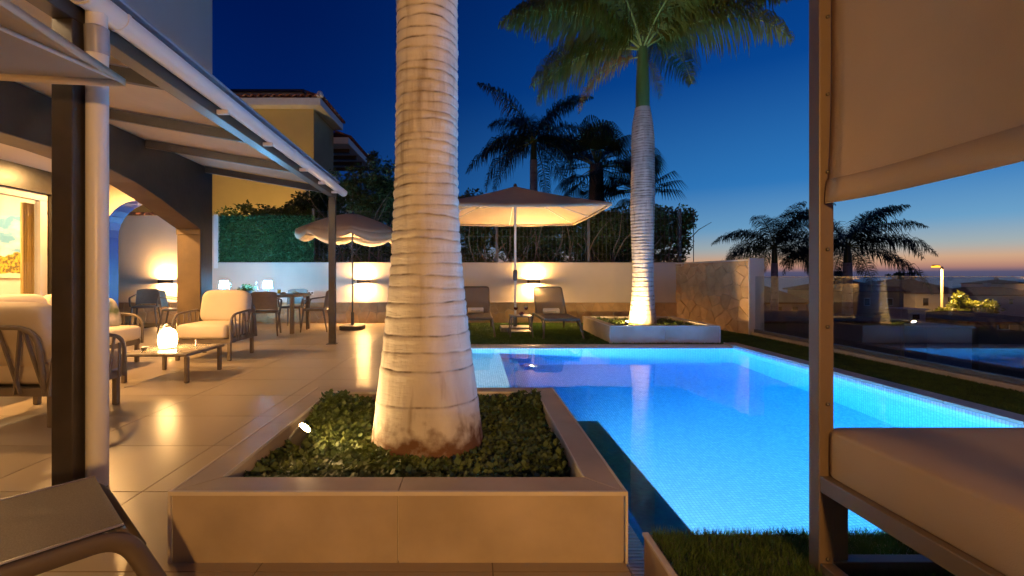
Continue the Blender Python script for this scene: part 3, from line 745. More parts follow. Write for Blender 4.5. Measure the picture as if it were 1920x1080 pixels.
for y in (2.255, 2.50): cl = MB(); half_pipe(cl, -1.855, 2.525, y, y + .022, .0715, .005); cl.build('outlet_collar', M_pvc, go, smooth=40)
cl = MB(); half_pipe(cl, -1.855, 2.525, 5.15, 5.24, .0705, .004); cl.build('joint_collar', M_pvc, go, smooth=40)
for y in (3.7, 4.6, 5.7, 6.5, 7.2): MB().box(-1.925, -1.83, y, y + .028, 2.425, 2.462).build('bracket', M_pvc, go, bevel=.004)
pv = MB().tube([(-1.86, 2.37, 2.47), (-1.86, 2.37, 2.40)], .047, 18).build('outlet', M_pvc, pg, smooth=40)
MB().tube([(-1.86, 2.37, 2.40), (-1.863, 2.375, 2.35), (-1.869, 2.385, 2.31), (-1.872, 2.39, 2.27)], .053, 18).build('elbow', M_greypvc, pg, smooth=40)
MB().tube([(-1.872, 2.39, 2.27), (-1.872, 2.39, .0)], .049, 24).build('downpipe', M_pvc, pg, smooth=40)

# ---- wall lamps throwing light up and down
M_sc = emit('wall lamp glow', WARM, 4200)
def sconce(x, y, z, label, rz=0):
    t = thing('wall_lamp', label, 'lamp', (x, y, z), rz, 'up and down wall lamps')
    MB().box(-.15, .15, -.10, -.085, -.045, .045).box(-.15, .15, -.02, -.002, -.045, .045).box(-.15, -.135, -.085, -.02, -.045, .045).box(.135, .15, -.085, -.02, -.045, .045).build('housing', M_dark, t)
    MB().box(-.09, .09, -.075, -.03, -.040, -.038).build('diffuser', M_sc, t)
    MB().box(-.09, .09, -.075, -.03, .038, .040).build('diffuser', M_sc, t)
    MB().box(-.134, .134, -.084, -.021, -.008, .008).build('divider', M_dark, t)
sconce((683 - 889) * 10.8 / 853, 10.8, .99, 'wall lamp on the garden wall beside the round parasol')
sconce((1000 - 889) * 10.8 / 853, 10.8, .99, 'wall lamp on the garden wall between the two sun loungers')
sconce((313 - 889) * 10.8 / 853, 10.8, .99, 'wall lamp on the garden wall seen through the porch arch')

# added wing wall behind the camera with assumed round lamps that light the foreground
prop = thing('added_rear_wall', 'plain rendered wing wall, added behind the viewpoint', 'house', (-1, -3.2, 0))  # unseen wall, added to carry the assumed lamps
MB().box(-5, 4.5, -.25, 0, 0, 5).build('wall_body', M_plaster, prop)
def assumed_bulkhead(x, z, label, power):
    M_bulk = emit('bulkhead glow %d' % power, (1, .49, .13), power)
    t = thing('assumed_wall_lamp', label, 'lamp', (x, -3.198, z), 0, 'assumed round wall lamps behind the viewpoint')
    o = MB().lathe([(.13, 0), (.13, .03), (.12, .04)], 24).build('base', M_grey, t, smooth=40); o.rotation_euler = (-PI / 2, 0, 0)
    o = MB().lathe([(.115, .041), (.10, .075), (.06, .10), (.001, .11)], 24, cap=False).build('diffuser', M_bulk, t, smooth=60); o.rotation_euler = (-PI / 2, 0, 0)
assumed_bulkhead(-4.4, 1.75, 'assumed round lamp on the added wing wall left of the viewpoint', 2500)  # unseen lamp, assumed; throws the lounger shadow onto the planter
assumed_bulkhead(.88, 1.75, 'assumed round lamp on the added wing wall right of the viewpoint', 1100)  # unseen second lamp, assumed; brightens the trunk and gutter

# ================================================================== PALMS
def ringed_trunk(prof, c, rings, seg=56, lean=(0, 0), step=.008, groove=.010, seed=1, sharp=.009):
    """prof: (z, radius); rings: list of z of leaf scars. Returns mesh with a 'scar' attribute"""
    r_ = np.random.default_rng(seed)
    z0, z1 = prof[0][0], prof[-1][0]; zs = np.arange(z0, z1 + step, step)
    pr = np.interp(zs, [p[0] for p in prof], [p[1] for p in prof])
    k = np.ones(21) / 21; pad = np.pad(pr, 10, 'edge'); pr = np.convolve(pad, k, 'valid')
    th = np.linspace(0, 2 * PI, seg, endpoint=False); T, Z = np.meshgrid(th, zs); Rr = np.repeat(pr[:, None], seg, 1); scar = np.zeros_like(Z)
    for zr in rings:
        ph = r_.uniform(0, 6.28); wob =   .008 * np.sin(T + ph) + .002 * np.sin(3 * T + ph * 2) + .0012 * np.sin(9 * T + ph * 5)
        u = (Z - zr - wob); gd = np.exp(-(u / sharp) ** 2)
        amp = r_.uniform(.75, 1.15) * (.7 + .3 * np.sin(T * 2 + ph)); br = np.clip(.75 + .6 * np.sin(T * r_.integers(2, 5) + ph * 3) * np.sin(T * 7 + ph), .4, 1)
        Rr -= groove * gd * amp; Rr += amp * groove * .7 * np.exp(-((u + .022) / .014) ** 2)
        scar = np.maximum(scar, gd * r_.uniform(.5, 1.0) * br)
    Rr += .006 * np.sin(5 * T + 3 * Z) * (pr[:, None] / pr.max()) + r_.normal(0, .0008, Rr.shape)
    X = c[0] + np.cos(T) * Rr + lean[0] * (Z - z0); Y = c[1] + np.sin(T) * Rr + lean[1] * (Z - z0)
    V = np.stack([X.ravel(), Y.ravel(), (Z + c[2]).ravel()], 1); nz = len(zs)
    i = np.arange(nz - 1)[:, None] * seg; j = np.arange(seg)[None]; j2 = (j + 1) % seg
    F = np.stack([i + j, i + j2, i + seg + j2, i + seg + j], -1).reshape(-1, 4)
    return V, F, scar.ravel()
def add_trunk(name, data, m, parent):
    V, F, sc = data; o = fast(name, V, F, m, parent, smooth=True)
    a = o.data.attributes.new('scar', 'FLOAT', 'POINT'); a.data.foreach_set('value', sc.astype(np.float32)); return o
def pinnate(parent, base, az, elev, length, droop, m, nl=90, ll=.5, seed=0, mr=None, hang=.6, width=.013, twist=0):
    """one feather frond: a curved rachis with drooping leaflets"""
    r_ = np.random.default_rng(seed); n = 15; pts = []; p = Vector(base); a = elev; st = length / (n - 1)
    for i in range(n):
        pts.append(p.copy()); p = p + Vector((math.cos(az) * math.cos(a), math.sin(az) * math.cos(a), math.sin(a))) * st
        a -= droop / (n - 1) * (.5 + i / n)
        a = max(a, -1.5)
    rr = [.024 * (1 - .85 * i / (n - 1)) * (length / 2.6) for i in range(n)]
    fr = MB().tube(pts, rr, 5).build('frond', mr or M_rachis, parent, smooth=180)
    P = np.array([tuple(q) for q in pts]); t = np.linspace(.10, .995, nl); idx = t * (n - 1); i0 = np.minimum(idx.astype(int), n - 2); f = (idx - i0)[:, None]
    C0 = P[i0] * (1 - f) + P[i0 + 1] * f; D = P[i0 + 1] - P[i0]; D /= np.linalg.norm(D, axis=1)[:, None]
    side = np.stack([-np.sin(np.full(nl, az)), np.cos(np.full(nl, az)), np.zeros(nl)], 1); upv = np.cross(side, D) * -1
    upv[upv[:, 2] < 0] *= -1
    Vs = []; 
    for sgn in (-1, 1):
        ln_ = ll * np.sin(np.clip(t, .05, 1) ** .75 * PI * .93 + .12) * r_.uniform(.75, 1.15, nl) + .06
        lift = r_.normal(.12, .35, nl)[:, None]
        d1 = side * sgn * .85 + D * .45 + upv * lift; d1 /= np.linalg.norm(d1, axis=1)[:, None]
        d2 = d1 * .55 + np.array([0, 0, -1.]) * hang * r_.uniform(.6, 1.4, nl)[:, None] + D * .15; d2 /= np.linalg.norm(d2, axis=1)[:, None]
        d3 = d2 * .5 + np.array([0, 0, -1.]) * hang; d3 /= np.linalg.norm(d3, axis=1)[:, None]
        L_ = ln_[:, None]; w = D * width * (length / 2.6)
        a0 = C0; a1 = C0 + d1 * L_ * .38; a2 = a1 + d2 * L_ * .34; a3 = a2 + d3 * L_ * .28
        Vs.append(np.stack([a0 - w * .5, a0 + w * .5, a1 - w, a1 + w, a2 - w * .75, a2 + w * .75, a3 - w * .1, a3 + w * .1], 1).reshape(-1, 3))
    V = np.concatenate(Vs); k = len(V) // 8; b_ = np.arange(k)[:, None] * 8
    F = np.concatenate([b_ + np.array([0, 1, 3, 2]), b_ + np.array([2, 3, 5, 4]), b_ + np.array([4, 5, 7, 6])])
    fast('leaflets', V, F, m, fr); return fr
def royal_palm(label, c, prof, rings, seg, shaft, fronds, ll, nl, m_trunk, m_frond, group, extra=(), lean=(0, 0), step=.008, groove=.010, hang=.6):
    t = thing('royal_palm', label, 'palm tree', c, 0, group)
    add_trunk('trunk', ringed_trunk(prof, (0, 0, 0), rings, seg, lean, step, groove, seed=int(c[0] * 10) + 40, sharp=.009 if step > .006 else .0048), m_trunk, t)
    zt = prof[-1][0]; r0, r1, hs = shaft; lx, ly = lean[0] * zt, lean[1] * zt
    MB().lathe([(r0 * .96, zt - .03), (r0, zt + .04), (r0 * .97, zt + hs * .4), (r1, zt + hs * .9), (r1 * .7, zt + hs + .15)], 20, (lx, ly, 0)).build('crownshaft', M_shaft, t, smooth=60)
    top = (lx, ly, zt + hs)
    for i, (az, ev, ln_, dr) in enumerate(fronds): pinnate(t, top, az, ev, ln_, dr, m_frond, nl, ll, seed=i + int(c[1] * 7), hang=hang)
    for i, (az, ev, ln_, dr, l2) in enumerate(extra): pinnate(t, (top[0], top[1], top[2] - .12), az, ev, ln_, dr, M_dryfrond, int(nl * .6), l2, seed=90 + i, hang=1.0)
    return t
# foreground palm
c1 = (-.266, 2.56, .0)
rings = [.43, .62, .70, .80, .885, .965]; z = 1.04
while z < 5.9: rings.append(z); z += rng.uniform(.048, .072)
prof1 = [(.10, .318), (.20, .312), (.28, .300), (.44, .280), (.60, .258), (.71, .243), (.90, .222), (1.16, .197), (1.45, .182), (1.76, .174), (2.65, .168), (4.2, .175), (5.2, .15), (6.0, .11)]
fr1 = [(i * 2.4 + .3, R(62 - 9 * (i % 6)), 2.6, 1.3) for i in range(12)]
royal_palm('tall pale ringed royal palm trunk in the foreground planter', c1, prof1, rings, 84, (.11, .09, 1.0), fr1, .5, 50, M_trunk, M_frond, 'royal palms in planters', step=.0035, groove=.007)
# second palm by the pool
z = .42; rings2 = []
while z < 4.15: rings2.append(z); z += .085 if z < 1.3 else (.06 if z < 2.4 else .047)
prof2 = [(.15, .255), (.30, .245), (.50, .215), (.90, .19), (1.29, .182), (1.8, .198), (2.37, .212), (3.0, .205), (3.65, .200), (3.95, .175), (4.21, .128)]
fr2 = [(R(178), R(42), 2.9, 1.5), (R(196), R(30), 2.8, 1.4), (R(160), R(58), 3.0, 1.6), (R(212), R(52), 2.7, 1.4), (R(140), R(30), 2.6, 1.5),
       (R(2), R(44), 3.2, 1.15), (R(-18), R(30), 2.6, 1.7), (R(22), R(58), 3.0, 1.3), (R(-38), R(48), 2.8, 1.5), (R(45), R(35), 2.7, 1.6),
       (R(-70), R(60), 2.6, 1.4), (R(-105), R(70), 2.8, 1.3), (R(-130), R(44), 2.6, 1.6), (R(85), R(50), 2.6, 1.4), (R(110), R(72), 2.8, 1.2), (R(-85), R(35), 2.3, 1.8), (R(175), R(8), 2.3, 1.6)]
royal_palm('royal palm with grey ringed trunk in the planter behind the pool', (3.11, 8.4, 0), prof2, rings2, 48, (.122, .092, 1.08), fr2, .80, 140, M_trunk2, M_frond, 'royal palms in planters',
           extra=((R(186), R(-12), 1.75, 1.5, .34), (R(-8), R(-55), .85, .7, .30)), groove=.006, hang=.95)
# darker palms beyond the wall
def ringlist(a, b, s): return list(np.arange(a, b, s))
def far_palm(label, c, h, rad, fl, n, seed, hang=.7):
    r_ = random.Random(seed)
    fr = [(i * 2.399 + r_.uniform(-.2, .2), R(r_.choice((68, 52, 38, 24, 8, -12))), fl * r_.uniform(.85, 1.1), r_.uniform(1.2, 1.8)) for i in range(n)]
    return royal_palm(label, c, [(0, rad * 1.25), (h * .5, rad), (h, rad * .8)], ringlist(.4, h, .3), 16, (rad * .75, rad * .5, .7), fr, .62 * fl / 2.4, 84, M_trunk2, M_farfrond, 'dark feather palms beyond the walls', step=.05, hang=hang)
far_palm('dark feather palm beyond the fence left of the fan palm', (2.25, 17.2, -.5), 6.0, .17, 2.9, 22, 1, 1.0)
far_palm('dark feather palm beyond the stone wall on the right', (13.2, 20, -3.0), 4.7, .16, 2.7, 20, 2, .75)
far_palm('dark feather palm rising behind the daybed post', (16.0, 19.5, -3.0), 4.7, .2, 3.1, 23, 3, .75)
def fan_palm(label, c, h, rad, n, fl, seed):
    t = thing('fan_palm', label, 'palm tree', c, 0, 'fan palms beyond the fence'); r_ = random.Random(seed); q = np.random.default_rng(seed)
    MB().lathe([(rad * 1.2, 0), (rad, h * .3), (rad * 1.1, h * .7), (rad * .9, h)], 14).build('trunk', M_bark, t, smooth=60)
    for i in range(n):
        az = i * 2.399; ev = R(r_.choice((75, 58, 42, 28, 10, -8, -28, -45))); pl = fl * r_.uniform(.42, .55)
        d = Vector((math.cos(az) * math.cos(ev), math.sin(az) * math.cos(ev), math.sin(ev))); b0 = Vector((0, 0, h - .1)); e = b0 + d * pl
        fr = MB().tube([b0, b0 + d * pl * .5 + Vector((0, 0, .03)), e], [.02, .014, .01], 5).build('frond', M_rachis, t, smooth=180)
        side = d.cross(Vector((0, 0, 1))).normalized(); up = side.cross(d).normalized(); V = []; ns = 26
        for k in range(ns):
            a = (k / (ns - 1) - .5) * R(230); ln_ = fl * .55 * (1 - .25 * abs(a) / 2)
            dd = (d * math.cos(a) + side * math.sin(a) + up * .12).normalized(); w = (side * math.cos(a) - d * math.sin(a)) * .022
            m1 = e + dd * ln_ * .6; tip = m1 + (dd * .5 + Vector((0, 0, -.75))).normalized() * ln_ * .42
            V += [tuple(e - w * .3), tuple(e + w * .3), tuple(m1 + w), tuple(m1 - w), tuple(tip)]
        F4 = [(5 * k, 5 * k + 1, 5 * k + 2, 5 * k + 3) for k in range(ns)]; F3 = [(5 * k + 3, 5 * k + 2, 5 * k + 4) for k in range(ns)]
        MB().add(V, F4 + F3).build('fan', M_farfrond, fr)
fan_palm('dark bushy fan palm beyond the fence behind the square parasol', (4.35, 16.2, -.5), 5.6, .26, 40, 2.1, 5)
fan_palm('smaller dark fan palm beyond the fence near the pool palm', (5.6, 15.6, -.5), 4.6, .2, 26, 1.8, 6)

# ================================================================== SHRUBS behind the fence
def shrub(label, x, y, h, rx, n, seed, lowest=.55, size=.10):
    t = thing('ficus_shrub', label, 'shrub', (x, y, 0), 0, 'shrubs behind the fence'); r_ = random.Random(seed); q = np.random.default_rng(seed)
    ends = []
    for k in range(7):
        a = r_.uniform(0, 6.28); x0 = r_.uniform(-.3, .3); b0 = Vector((x0, r_.uniform(-.1, .15), 1.15)); pts = [b0]
        d = Vector((r_.uniform(-.7, .7), r_.uniform(-.35, .25), 1)).normalized()
        for s in range(5):
            d = (d + Vector((r_.uniform(-.5, .5), r_.uniform(-.3, .3), r_.uniform(-.1, .4)))).normalized(); pts.append(pts[-1] + d * (h - 1.2) / 5.2)
        MB().tube(pts, [.024, .021, .018, .015, .011, .006], 6).build('stem', M_bark, t, smooth=180); ends += pts[1:]
    # leaf clumps, thick at the top and thin near the bare stems
    cl = []
    for k in range(64):
        zc = 1.35 + (h - 1.35) * r_.random() ** lowest; low = (zc - 1.35) / (h - 1.35); cl.append((r_.uniform(-rx, rx), r_.uniform(.0, .7) if low < .5 else r_.uniform(-.3, .6), zc - .15, r_.uniform(.14, .30)))
    cl = np.array(cl); pick = q.integers(0, len(cl), n); u = q.normal(size=(n, 3)); u /= np.linalg.norm(u, axis=1)[:, None]; rr = q.uniform(.35, 1.0, n) ** .6
    cs = cl[pick, :3] + u * (cl[pick, 3] * rr)[:, None] * np.array([1.1, 1, 1])
    V, F = leaves(cs, size, .5, .15); fast('foliage', V, F, M_hedge, t)
sx = [(-5.6, 3.0, 'behind the ivy screen, leftmost'), (-4.5, 3.35, 'rising behind the pergola post'), (-3.45, 3.8, 'above the round parasol, beside the yellow house'), (-2.5, 4.05, 'tallest, left of the foreground palm'), (-1.55, 3.7, 'hidden partly by the foreground palm trunk'),
      (-.45, 3.3, 'just right of the foreground palm trunk'), (.5, 3.15, 'behind the peak of the square parasol'), (1.45, 3.0, 'under the right half of the square parasol'), (2.4, 2.95, 'left of the pool palm'), (3.3, 2.95, 'directly behind the pool palm trunk'), (4.15, 2.95, 'right of the pool palm'), (5.0, 3.0, 'at the open right end of the fence')]
for i, (x, h, w) in enumerate(sx): shrub('leafy dark green shrub behind the mesh fence ' + w, x, 11.75 + .15 * (i % 3), h, .70, 8500, 20 + i, .62 if x > -1 else .8)
t = thing('cypress_shrub', 'thin upright dark shrub top against the sky left of the palm trunk', 'shrub', ((700 - 889) * 13 / 853, 13, 0))
MB().tube([(0, 0, 0), (.02, 0, 2), (0, .02, 4.5)], [.05, .04, .01], 6).build('trunk', M_bark, t)
n = 1200; zz = rng.uniform(2.8, 4.65, n); aa = rng.uniform(0, 6.28, n); rr = .19 * np.sqrt(rng.uniform(0, 1, n)) * np.where(zz > 4.45, .6, 1)
V, F = leaves(np.stack([np.cos(aa) * rr, np.sin(aa) * rr, zz], 1), .10, .4, .6); fast('foliage', V, F, M_hedge, t)

# ================================================================== FURNITURE
def arc(p, q, r_pts): return [p] + r_pts + [q]
def rounded(pts, r, n=5):
    """polyline with rounded corners"""
    pts = [Vector(p) for p in pts]; out = [pts[0]]
    for i in range(1, len(pts) - 1):
        a = (pts[i - 1] - pts[i]); b = (pts[i + 1] - pts[i]); rr = min(r, a.length * .49, b.length * .49); a.normalize(); b.normalize()
        p0 = pts[i] + a * rr; p1 = pts[i] + b * rr
        for k in range(n + 1):
            t = k / n; out.append(p0 * (1 - t) ** 2 + pts[i] * 2 * t * (1 - t) + p1 * t * t)
    return out + [pts[-1]]
def lounge_seat(name, label, cat, loc, rz, w, cushions, group, arms=(1, 1)):
    """resin lounge seat: front is local -y; slatted arms and back, thick cushions"""
    t = thing(name, label, cat, loc, rz, group); hw = w / 2
    for sx in (-1, 1):
        MB().box(sx * hw - .022, sx * hw + .022, -.32, -.276, 0, .27).build('leg', M_taupe, t, bevel=.008)
        MB().box(sx * hw - .022, sx * hw + .022, .276, .32, 0, .27).build('leg', M_taupe, t, bevel=.008)
    MB().box(-hw - .02, hw + .02, -.33, -.285, .23, .29).box(-hw - .02, hw + .02, .285, .33, .23, .29).box(-hw - .02, -hw + .03, -.2849, .2849, .23, .29).box(hw - .03, hw + .02, -.2849, .2849, .23, .29).box(-hw + .031, hw - .031, -.2849, .2849, .25, .28).build('seat_frame', M_taupe, t, bevel=.006)
    for sx, on in ((-1, arms[0]), (1, arms[1])):
        if not on: continue
        x = sx * (hw + .035)
        loop = rounded([(x, -.34, .24), (x, -.35, .60), (x, .30, .64), (x, .36, .24)], .17, 6)
        ar = MB().tube(loop, .017, 8).build('armrest', M_taupe, t, smooth=60)
        for k in range(8):
            y = -.29 + k * .085; sk = .03 * math.sin(k * 1.9)
            zt = .595 + .03 * (k / 8); zt -= .06 if k == 0 else 0
            MB().bar((x, y + sk, .24), (x, y - sk, zt), .012, .028).build('slat', M_taupe, ar, bevel=.003)
    loop = rounded([(-hw + .01, .34, .24), (-hw + .01, .41, .74), (hw - .01, .41, .74), (hw - .01, .34, .24)], .16, 6)
    bk = MB().tube(loop, .018, 8).build('back_frame', M_taupe, t, smooth=60)
    ns = max(7, int(w / .095))
    for k in range(ns):
        x = -hw + .07 + (w - .14) * k / (ns - 1); sk = (.055 if k % 2 else -.055)
        MB().bar((x + sk * 1.2, .345, .25), (x - sk * .6, .405, .725), .026, .014, up=(1, 0, 0)).build('slat', M_taupe, bk, bevel=.003)
    cw = w / cushions
    for k in range(cushions):
        x = -hw + cw * (k + .5)
        MB().cushion((x, -.06, .385), (cw - .006, .66, .20), .20, .36, 40, 14).build('seat_cushion', M_cushion, t, smooth=180)
        MB().cushion((x, .25, .675), (cw - .01, .20, .47), .42, .42, 40, 16, rot=(R(-13), 0, 0)).build('back_cushion', M_cushion, t, smooth=180)
    return t
lounge_seat('armchair', 'beige cushioned lounge armchair facing the viewer beyond the coffee table', 'armchair', (-3.55, 6.27, 0), 0, .68, 1, 'lounge armchairs')
lounge_seat('armchair', 'beige cushioned lounge armchair seen from behind at the left edge', 'armchair', (-3.43, 3.63, 0), PI, .68, 1, 'lounge armchairs')
lounge_seat('sofa', 'long beige cushioned lounge sofa in front of the lit glass door', 'sofa', (-4.62, 4.86, 0), PI / 2 + HR, 2.05, 3, None)
p = MB().cushion((0, 0, 0), (.42, .14, .42), .5, .5, 28, 12, rot=(R(-25), 0, 0)).build('throw_pillow', mat('leaf print cushion', (.60, .52, .42), rough=.9, col2=(.10, .13, .06), scale=9, detail=1, bump=.2, bscale=300), smooth=180)
p.location = (-4.62, 5.62, .64); p.rotation_euler = (0, 0, R(70)); tag(p, 'throw pillow with dark leaf print on the far end of the sofa', 'pillow')

# coffee table with a glowing lamp and small things on it
ct = thing('coffee_table', 'low square taupe coffee table in front of the armchairs', 'table', (-3.32, 5.05, 0))
ctl = [(-.31, -.33), (.34, -.33), (.31, .33), (-.34, .33)]
for x, y in ctl: MB().box(x - .02, x + .02, y - .02, y + .02, 0, .272).build('leg', M_taupe, ct, bevel=.007)
MB().box(-.36, .36, -.36, .36, .273, .305).build('tabletop', M_taupe, ct, bevel=.014, seg=3)
MB().box(-.325, .325, -.325, .325, .3055, .309).build('inset', mat('table inset', (.30, .25, .19), rough=.18, var=.15, scale=8), ct)
M_tl = emit('table lamp glow', (1, .56, .20), 45)
tl = thing('table_lamp', 'bright glowing white lantern on the coffee table', 'lamp', (-3.40, 5.05, .309))
MB().lathe([(.085, .0), (.088, .012), (.07, .014)], 24).build('base', M_white, tl, smooth=40)
MB().lathe([(.068, .0145), (.088, .04), (.094, .09), (.088, .15), (.066, .20), (.03, .222), (.001, .226)], 28).build('shade', M_tl, tl, smooth=60)
MB().tube(rounded([(-.06, 0, .19), (-.03, 0, .27), (.03, 0, .27), (.06, 0, .19)], .05), .004, 6).build('handle', M_steel, tl, smooth=60)
M_clear = glass('clear glass', (.95, .97, .97), 1.45)
def bowl(name, label, cat, loc, r, h, m, fill=None):
    t = thing(name, label, cat, loc)
    MB().lathe([(r * .5, 0), (r * .85, h * .5), (r, h), (r * .95, h), (r * .8, h * .52), (r * .45, .006)], 20).build('bowl', m, t, smooth=50)
    if fill: MB().lathe([(r * .45, h * .45), (r * .80, h * .7), (r * .45, h * 1.05), (.001, h * 1.15)], 12, cap=False).build('filling', fill, t, smooth=60)
    return t
bowl('small_bowl', 'small dark bowl at the left of the coffee table', 'bowl', (-3.55, 4.90, .309), .035, .03, M_grey)
bowl('small_bowl', 'small pale shell bowl beside the dark bowl on the coffee table', 'bowl', (-3.60, 4.98, .309), .03, .026, M_white)
def figurine(label, loc, h):
    t = thing('figurine', label, 'ornament', loc)
    MB().lathe([(h * .16, 0), (h * .18, h * .08), (h * .07, h * .2), (h * .10, h * .5), (h * .05, h * .68)], 12).build('stem', M_steel, t, smooth=60)
    MB().lathe([(h * .05, h * .68), (h * .15, h * .8), (h * .12, h * .95), (.001, h)], 12).build('head', M_steel, t, smooth=60)
figurine('small silver ornament behind the coffee table lamp', (-3.19, 5.22, .309), .075)
figurine('tiny silver ornament at the front edge of the coffee table', (-3.17, 4.86, .309), .05)

# ---- dining table with chairs
dt = thing('dining_table', 'long taupe outdoor dining table laid under the ivy screen', 'table', (-4.45, 9.22, 0))
for x, y in ((-.93, -.42), (.93, -.42), (-.93, .42), (.93, .42)): MB().box(x - .035, x + .035, y - .035, y + .035, 0, .70).build('leg', M_taupe, dt, bevel=.006)
MB().box(-.99, .99, -.47, .47, .701, .745).build('tabletop', M_taupe, dt, bevel=.010)
for i in range(6): MB().box(-.97, .97, -.455 + i * .1525, -.455 + i * .1525 + .147, .7455, .752).build('plank', M_taupe, dt, bevel=.002)
def dining_chair(label, loc, rz):
    t = thing('dining_chair', label, 'chair', loc, rz, 'taupe dining chairs')       # front is local -y
    MB().cushion((0, 0, .44), (.47, .46, .05), .3, .5, 28, 8).build('seat', M_taupe, t, smooth=180)
    vs = []; n = 12; m_ = 6
    for s_ in (0, 1):
        for j in range(m_ + 1):
            z = .50 + .33 * j / m_
            for i in range(n + 1):
                u = i / n * 2 - 1; x = u * (.235 - .015 * j / m_); y = .20 + .05 * j / m_ + .045 * (1 - u * u) + (.014 if s_ else 0); vs.append((x, y, z - .03 * (abs(u) ** 4)))
    k = n + 1; o_ = k * (m_ + 1); fs = []
    for j in range(m_):
        for i in range(n):
            a = j * k + i; fs += [(a, a + 1, a + k + 1, a + k), (o_ + a + k, o_ + a + k + 1, o_ + a + 1, o_ + a)]
    for i in range(n): fs += [(i, i + 1, o_ + i + 1, o_ + i), (m_ * k + i, m_ * k + i + 1, o_ + m_ * k + i + 1, o_ + m_ * k + i)]
    for j in range(m_): fs += [(j * k, j * k + k, o_ + j * k + k, o_ + j * k), (j * k + n, j * k + k + n, o_ + j * k + k + n, o_ + j * k + n)]
    MB().add(vs, fs).build('backrest', M_taupe, t, smooth=60)
    for s_ in (-1, 1):
        MB().tube(rounded([(s_ * .235, .24, .70), (s_ * .265, .0, .665), (s_ * .265, -.17, .645), (s_ * .235, -.19, .45)], .07), .017, 8, flat=.7).build('armrest', M_taupe, t, smooth=60)
        MB().tube([(s_ * .205, -.19, .43), (s_ * .245, -.235, 0)], [.021, .014], 8).build('leg', M_taupe, t, smooth=60)
        MB().tube([(s_ * .20, .19, .45), (s_ * .235, .275, 0)], [.021, .014], 8).build('leg', M_taupe, t, smooth=60)
dining_chair('dining chair at the right end of the dining table', (-3.22, 9.25, 0), -PI / 2 + R(6))
dining_chair('dining chair on the near side of the dining table, its back to the viewer', (-3.95, 8.62, 0), PI + R(18))
dining_chair('dining chair on the near side of the table hidden behind the armchair', (-4.65, 8.62, 0), PI)
dining_chair('dining chair on the far side of the table against the wall', (-3.95, 9.95, 0), 0)
dining_chair('dining chair at the left end of the table, below the arch wall lamp', (-6.02, 9.22, 0), PI / 2 + R(20))
dining_chair('single dining chair against the wall at the left of the arch', (-7.25, 10.05, 0), R(24))
# glowing cool white table lamps
M_cool = emit('cool table lamp glow', (.16, .55, 1.0), 190)
def cool_lamp(label, x, y):
    t = thing('cordless_lamp', label, 'lamp', (x, y, .752), 0, 'cordless lamps on the dining table')
    MB().lathe([(.055, 0), (.055, .012), (.01, .016), (.008, .12)], 20).build('stand', M_grey, t, smooth=40)
    MB().lathe([(.092, .115), (.072, .265)], 24).build('shade', M_cool, t, smooth=40)
cool_lamp('glowing cool white lamp at the left end of the dining table', -5.12, 9.32)
cool_lamp('glowing cool white lamp in the middle of the dining table', -4.23, 9.32)
def bottle(label, x, y, h, m):
    t = thing('bottle', label, 'bottle', (x, y, .752)); MB().lathe([(.032, 0), (.034, .01), (.034, h * .55), (.012, h * .72), (.012, h * .95)], 16).build('body', m, t, smooth=50)
    MB().lathe([(.0135, h * .951), (.0135, h)], 12).build('cap', M_steel, t)
bottle('clear bottle left of the middle lamp on the dining table', -4.43, 9.25, .24, M_clear)
bottle('clear bottle beside the left lamp on the dining table', -4.97, 9.30, .22, M_clear)
sb = bowl('salad_bowl', 'dark bowl with leafy salad between the dining table lamps', 'bowl', (-4.62, 9.22, .752), .12, .07, M_grey)
n = 260; cs = np.stack([rng.normal(0, .055, n), rng.normal(0, .055, n), .06 + np.abs(rng.normal(0, .045, n))], 1); V, F = leaves(cs, .06, .6, .5); fast('salad', V, F, M_cover, sb)
jg = thing('juice_glass', 'glass of yellow juice on the dining table', 'glass', (-3.90, 9.1, .752))
MB().lathe([(.030, 0), (.036, .11), (.034, .11), (.028, .006)], 16).build('glass', M_clear, jg, smooth=50); MB().lathe([(.0275, .007), (.033, .085)], 16).build('juice', mat('juice', (.75, .45, .03), rough=.2), jg, smooth=50)
M_plate = mat('glazed plate', (.55, .55, .52), rough=.15, var=.05)
for lb, x, y in (('plate at the near right of the dining table', -3.75, 8.95), ('plate at the near middle of the dining table', -4.25, 8.92), ('plate at the far right of the dining table', -3.75, 9.5), ('plate at the right end of the dining table', -3.6, 9.22)):
    t = thing('plate', lb, 'plate', (x, y, .752), 0, 'plates on the dining table'); MB().lathe([(.06, 0), (.125, .014), (.128, .018), (.07, .007), (.001, .006)], 24).build('dish', M_plate, t, smooth=50)
    MB().lathe([(.03, .0065), (.06, .02), (.03, .045), (.001, .05)], 12, cap=False).build('food', mat('food', (.25, .13, .05), rough=.7, var=.4, scale=40), t, smooth=60)
sk = thing('wall_socket', 'white double socket on the wall beside the dining table', 'socket', ((583 - 889) * 10.8 / 853, 10.8, .72))
MB().box(-.075, .075, -.014, -.001, -.045, .045).build('plate', M_white, sk, bevel=.004)
for x in (-.037, .037): 
    o = MB().lathe([(.022, 0), (.022, .003)], 16).build('outlet', M_grey, sk); o.location = (x, -.0145, 0); o.rotation_euler = (PI / 2, 0, 0)

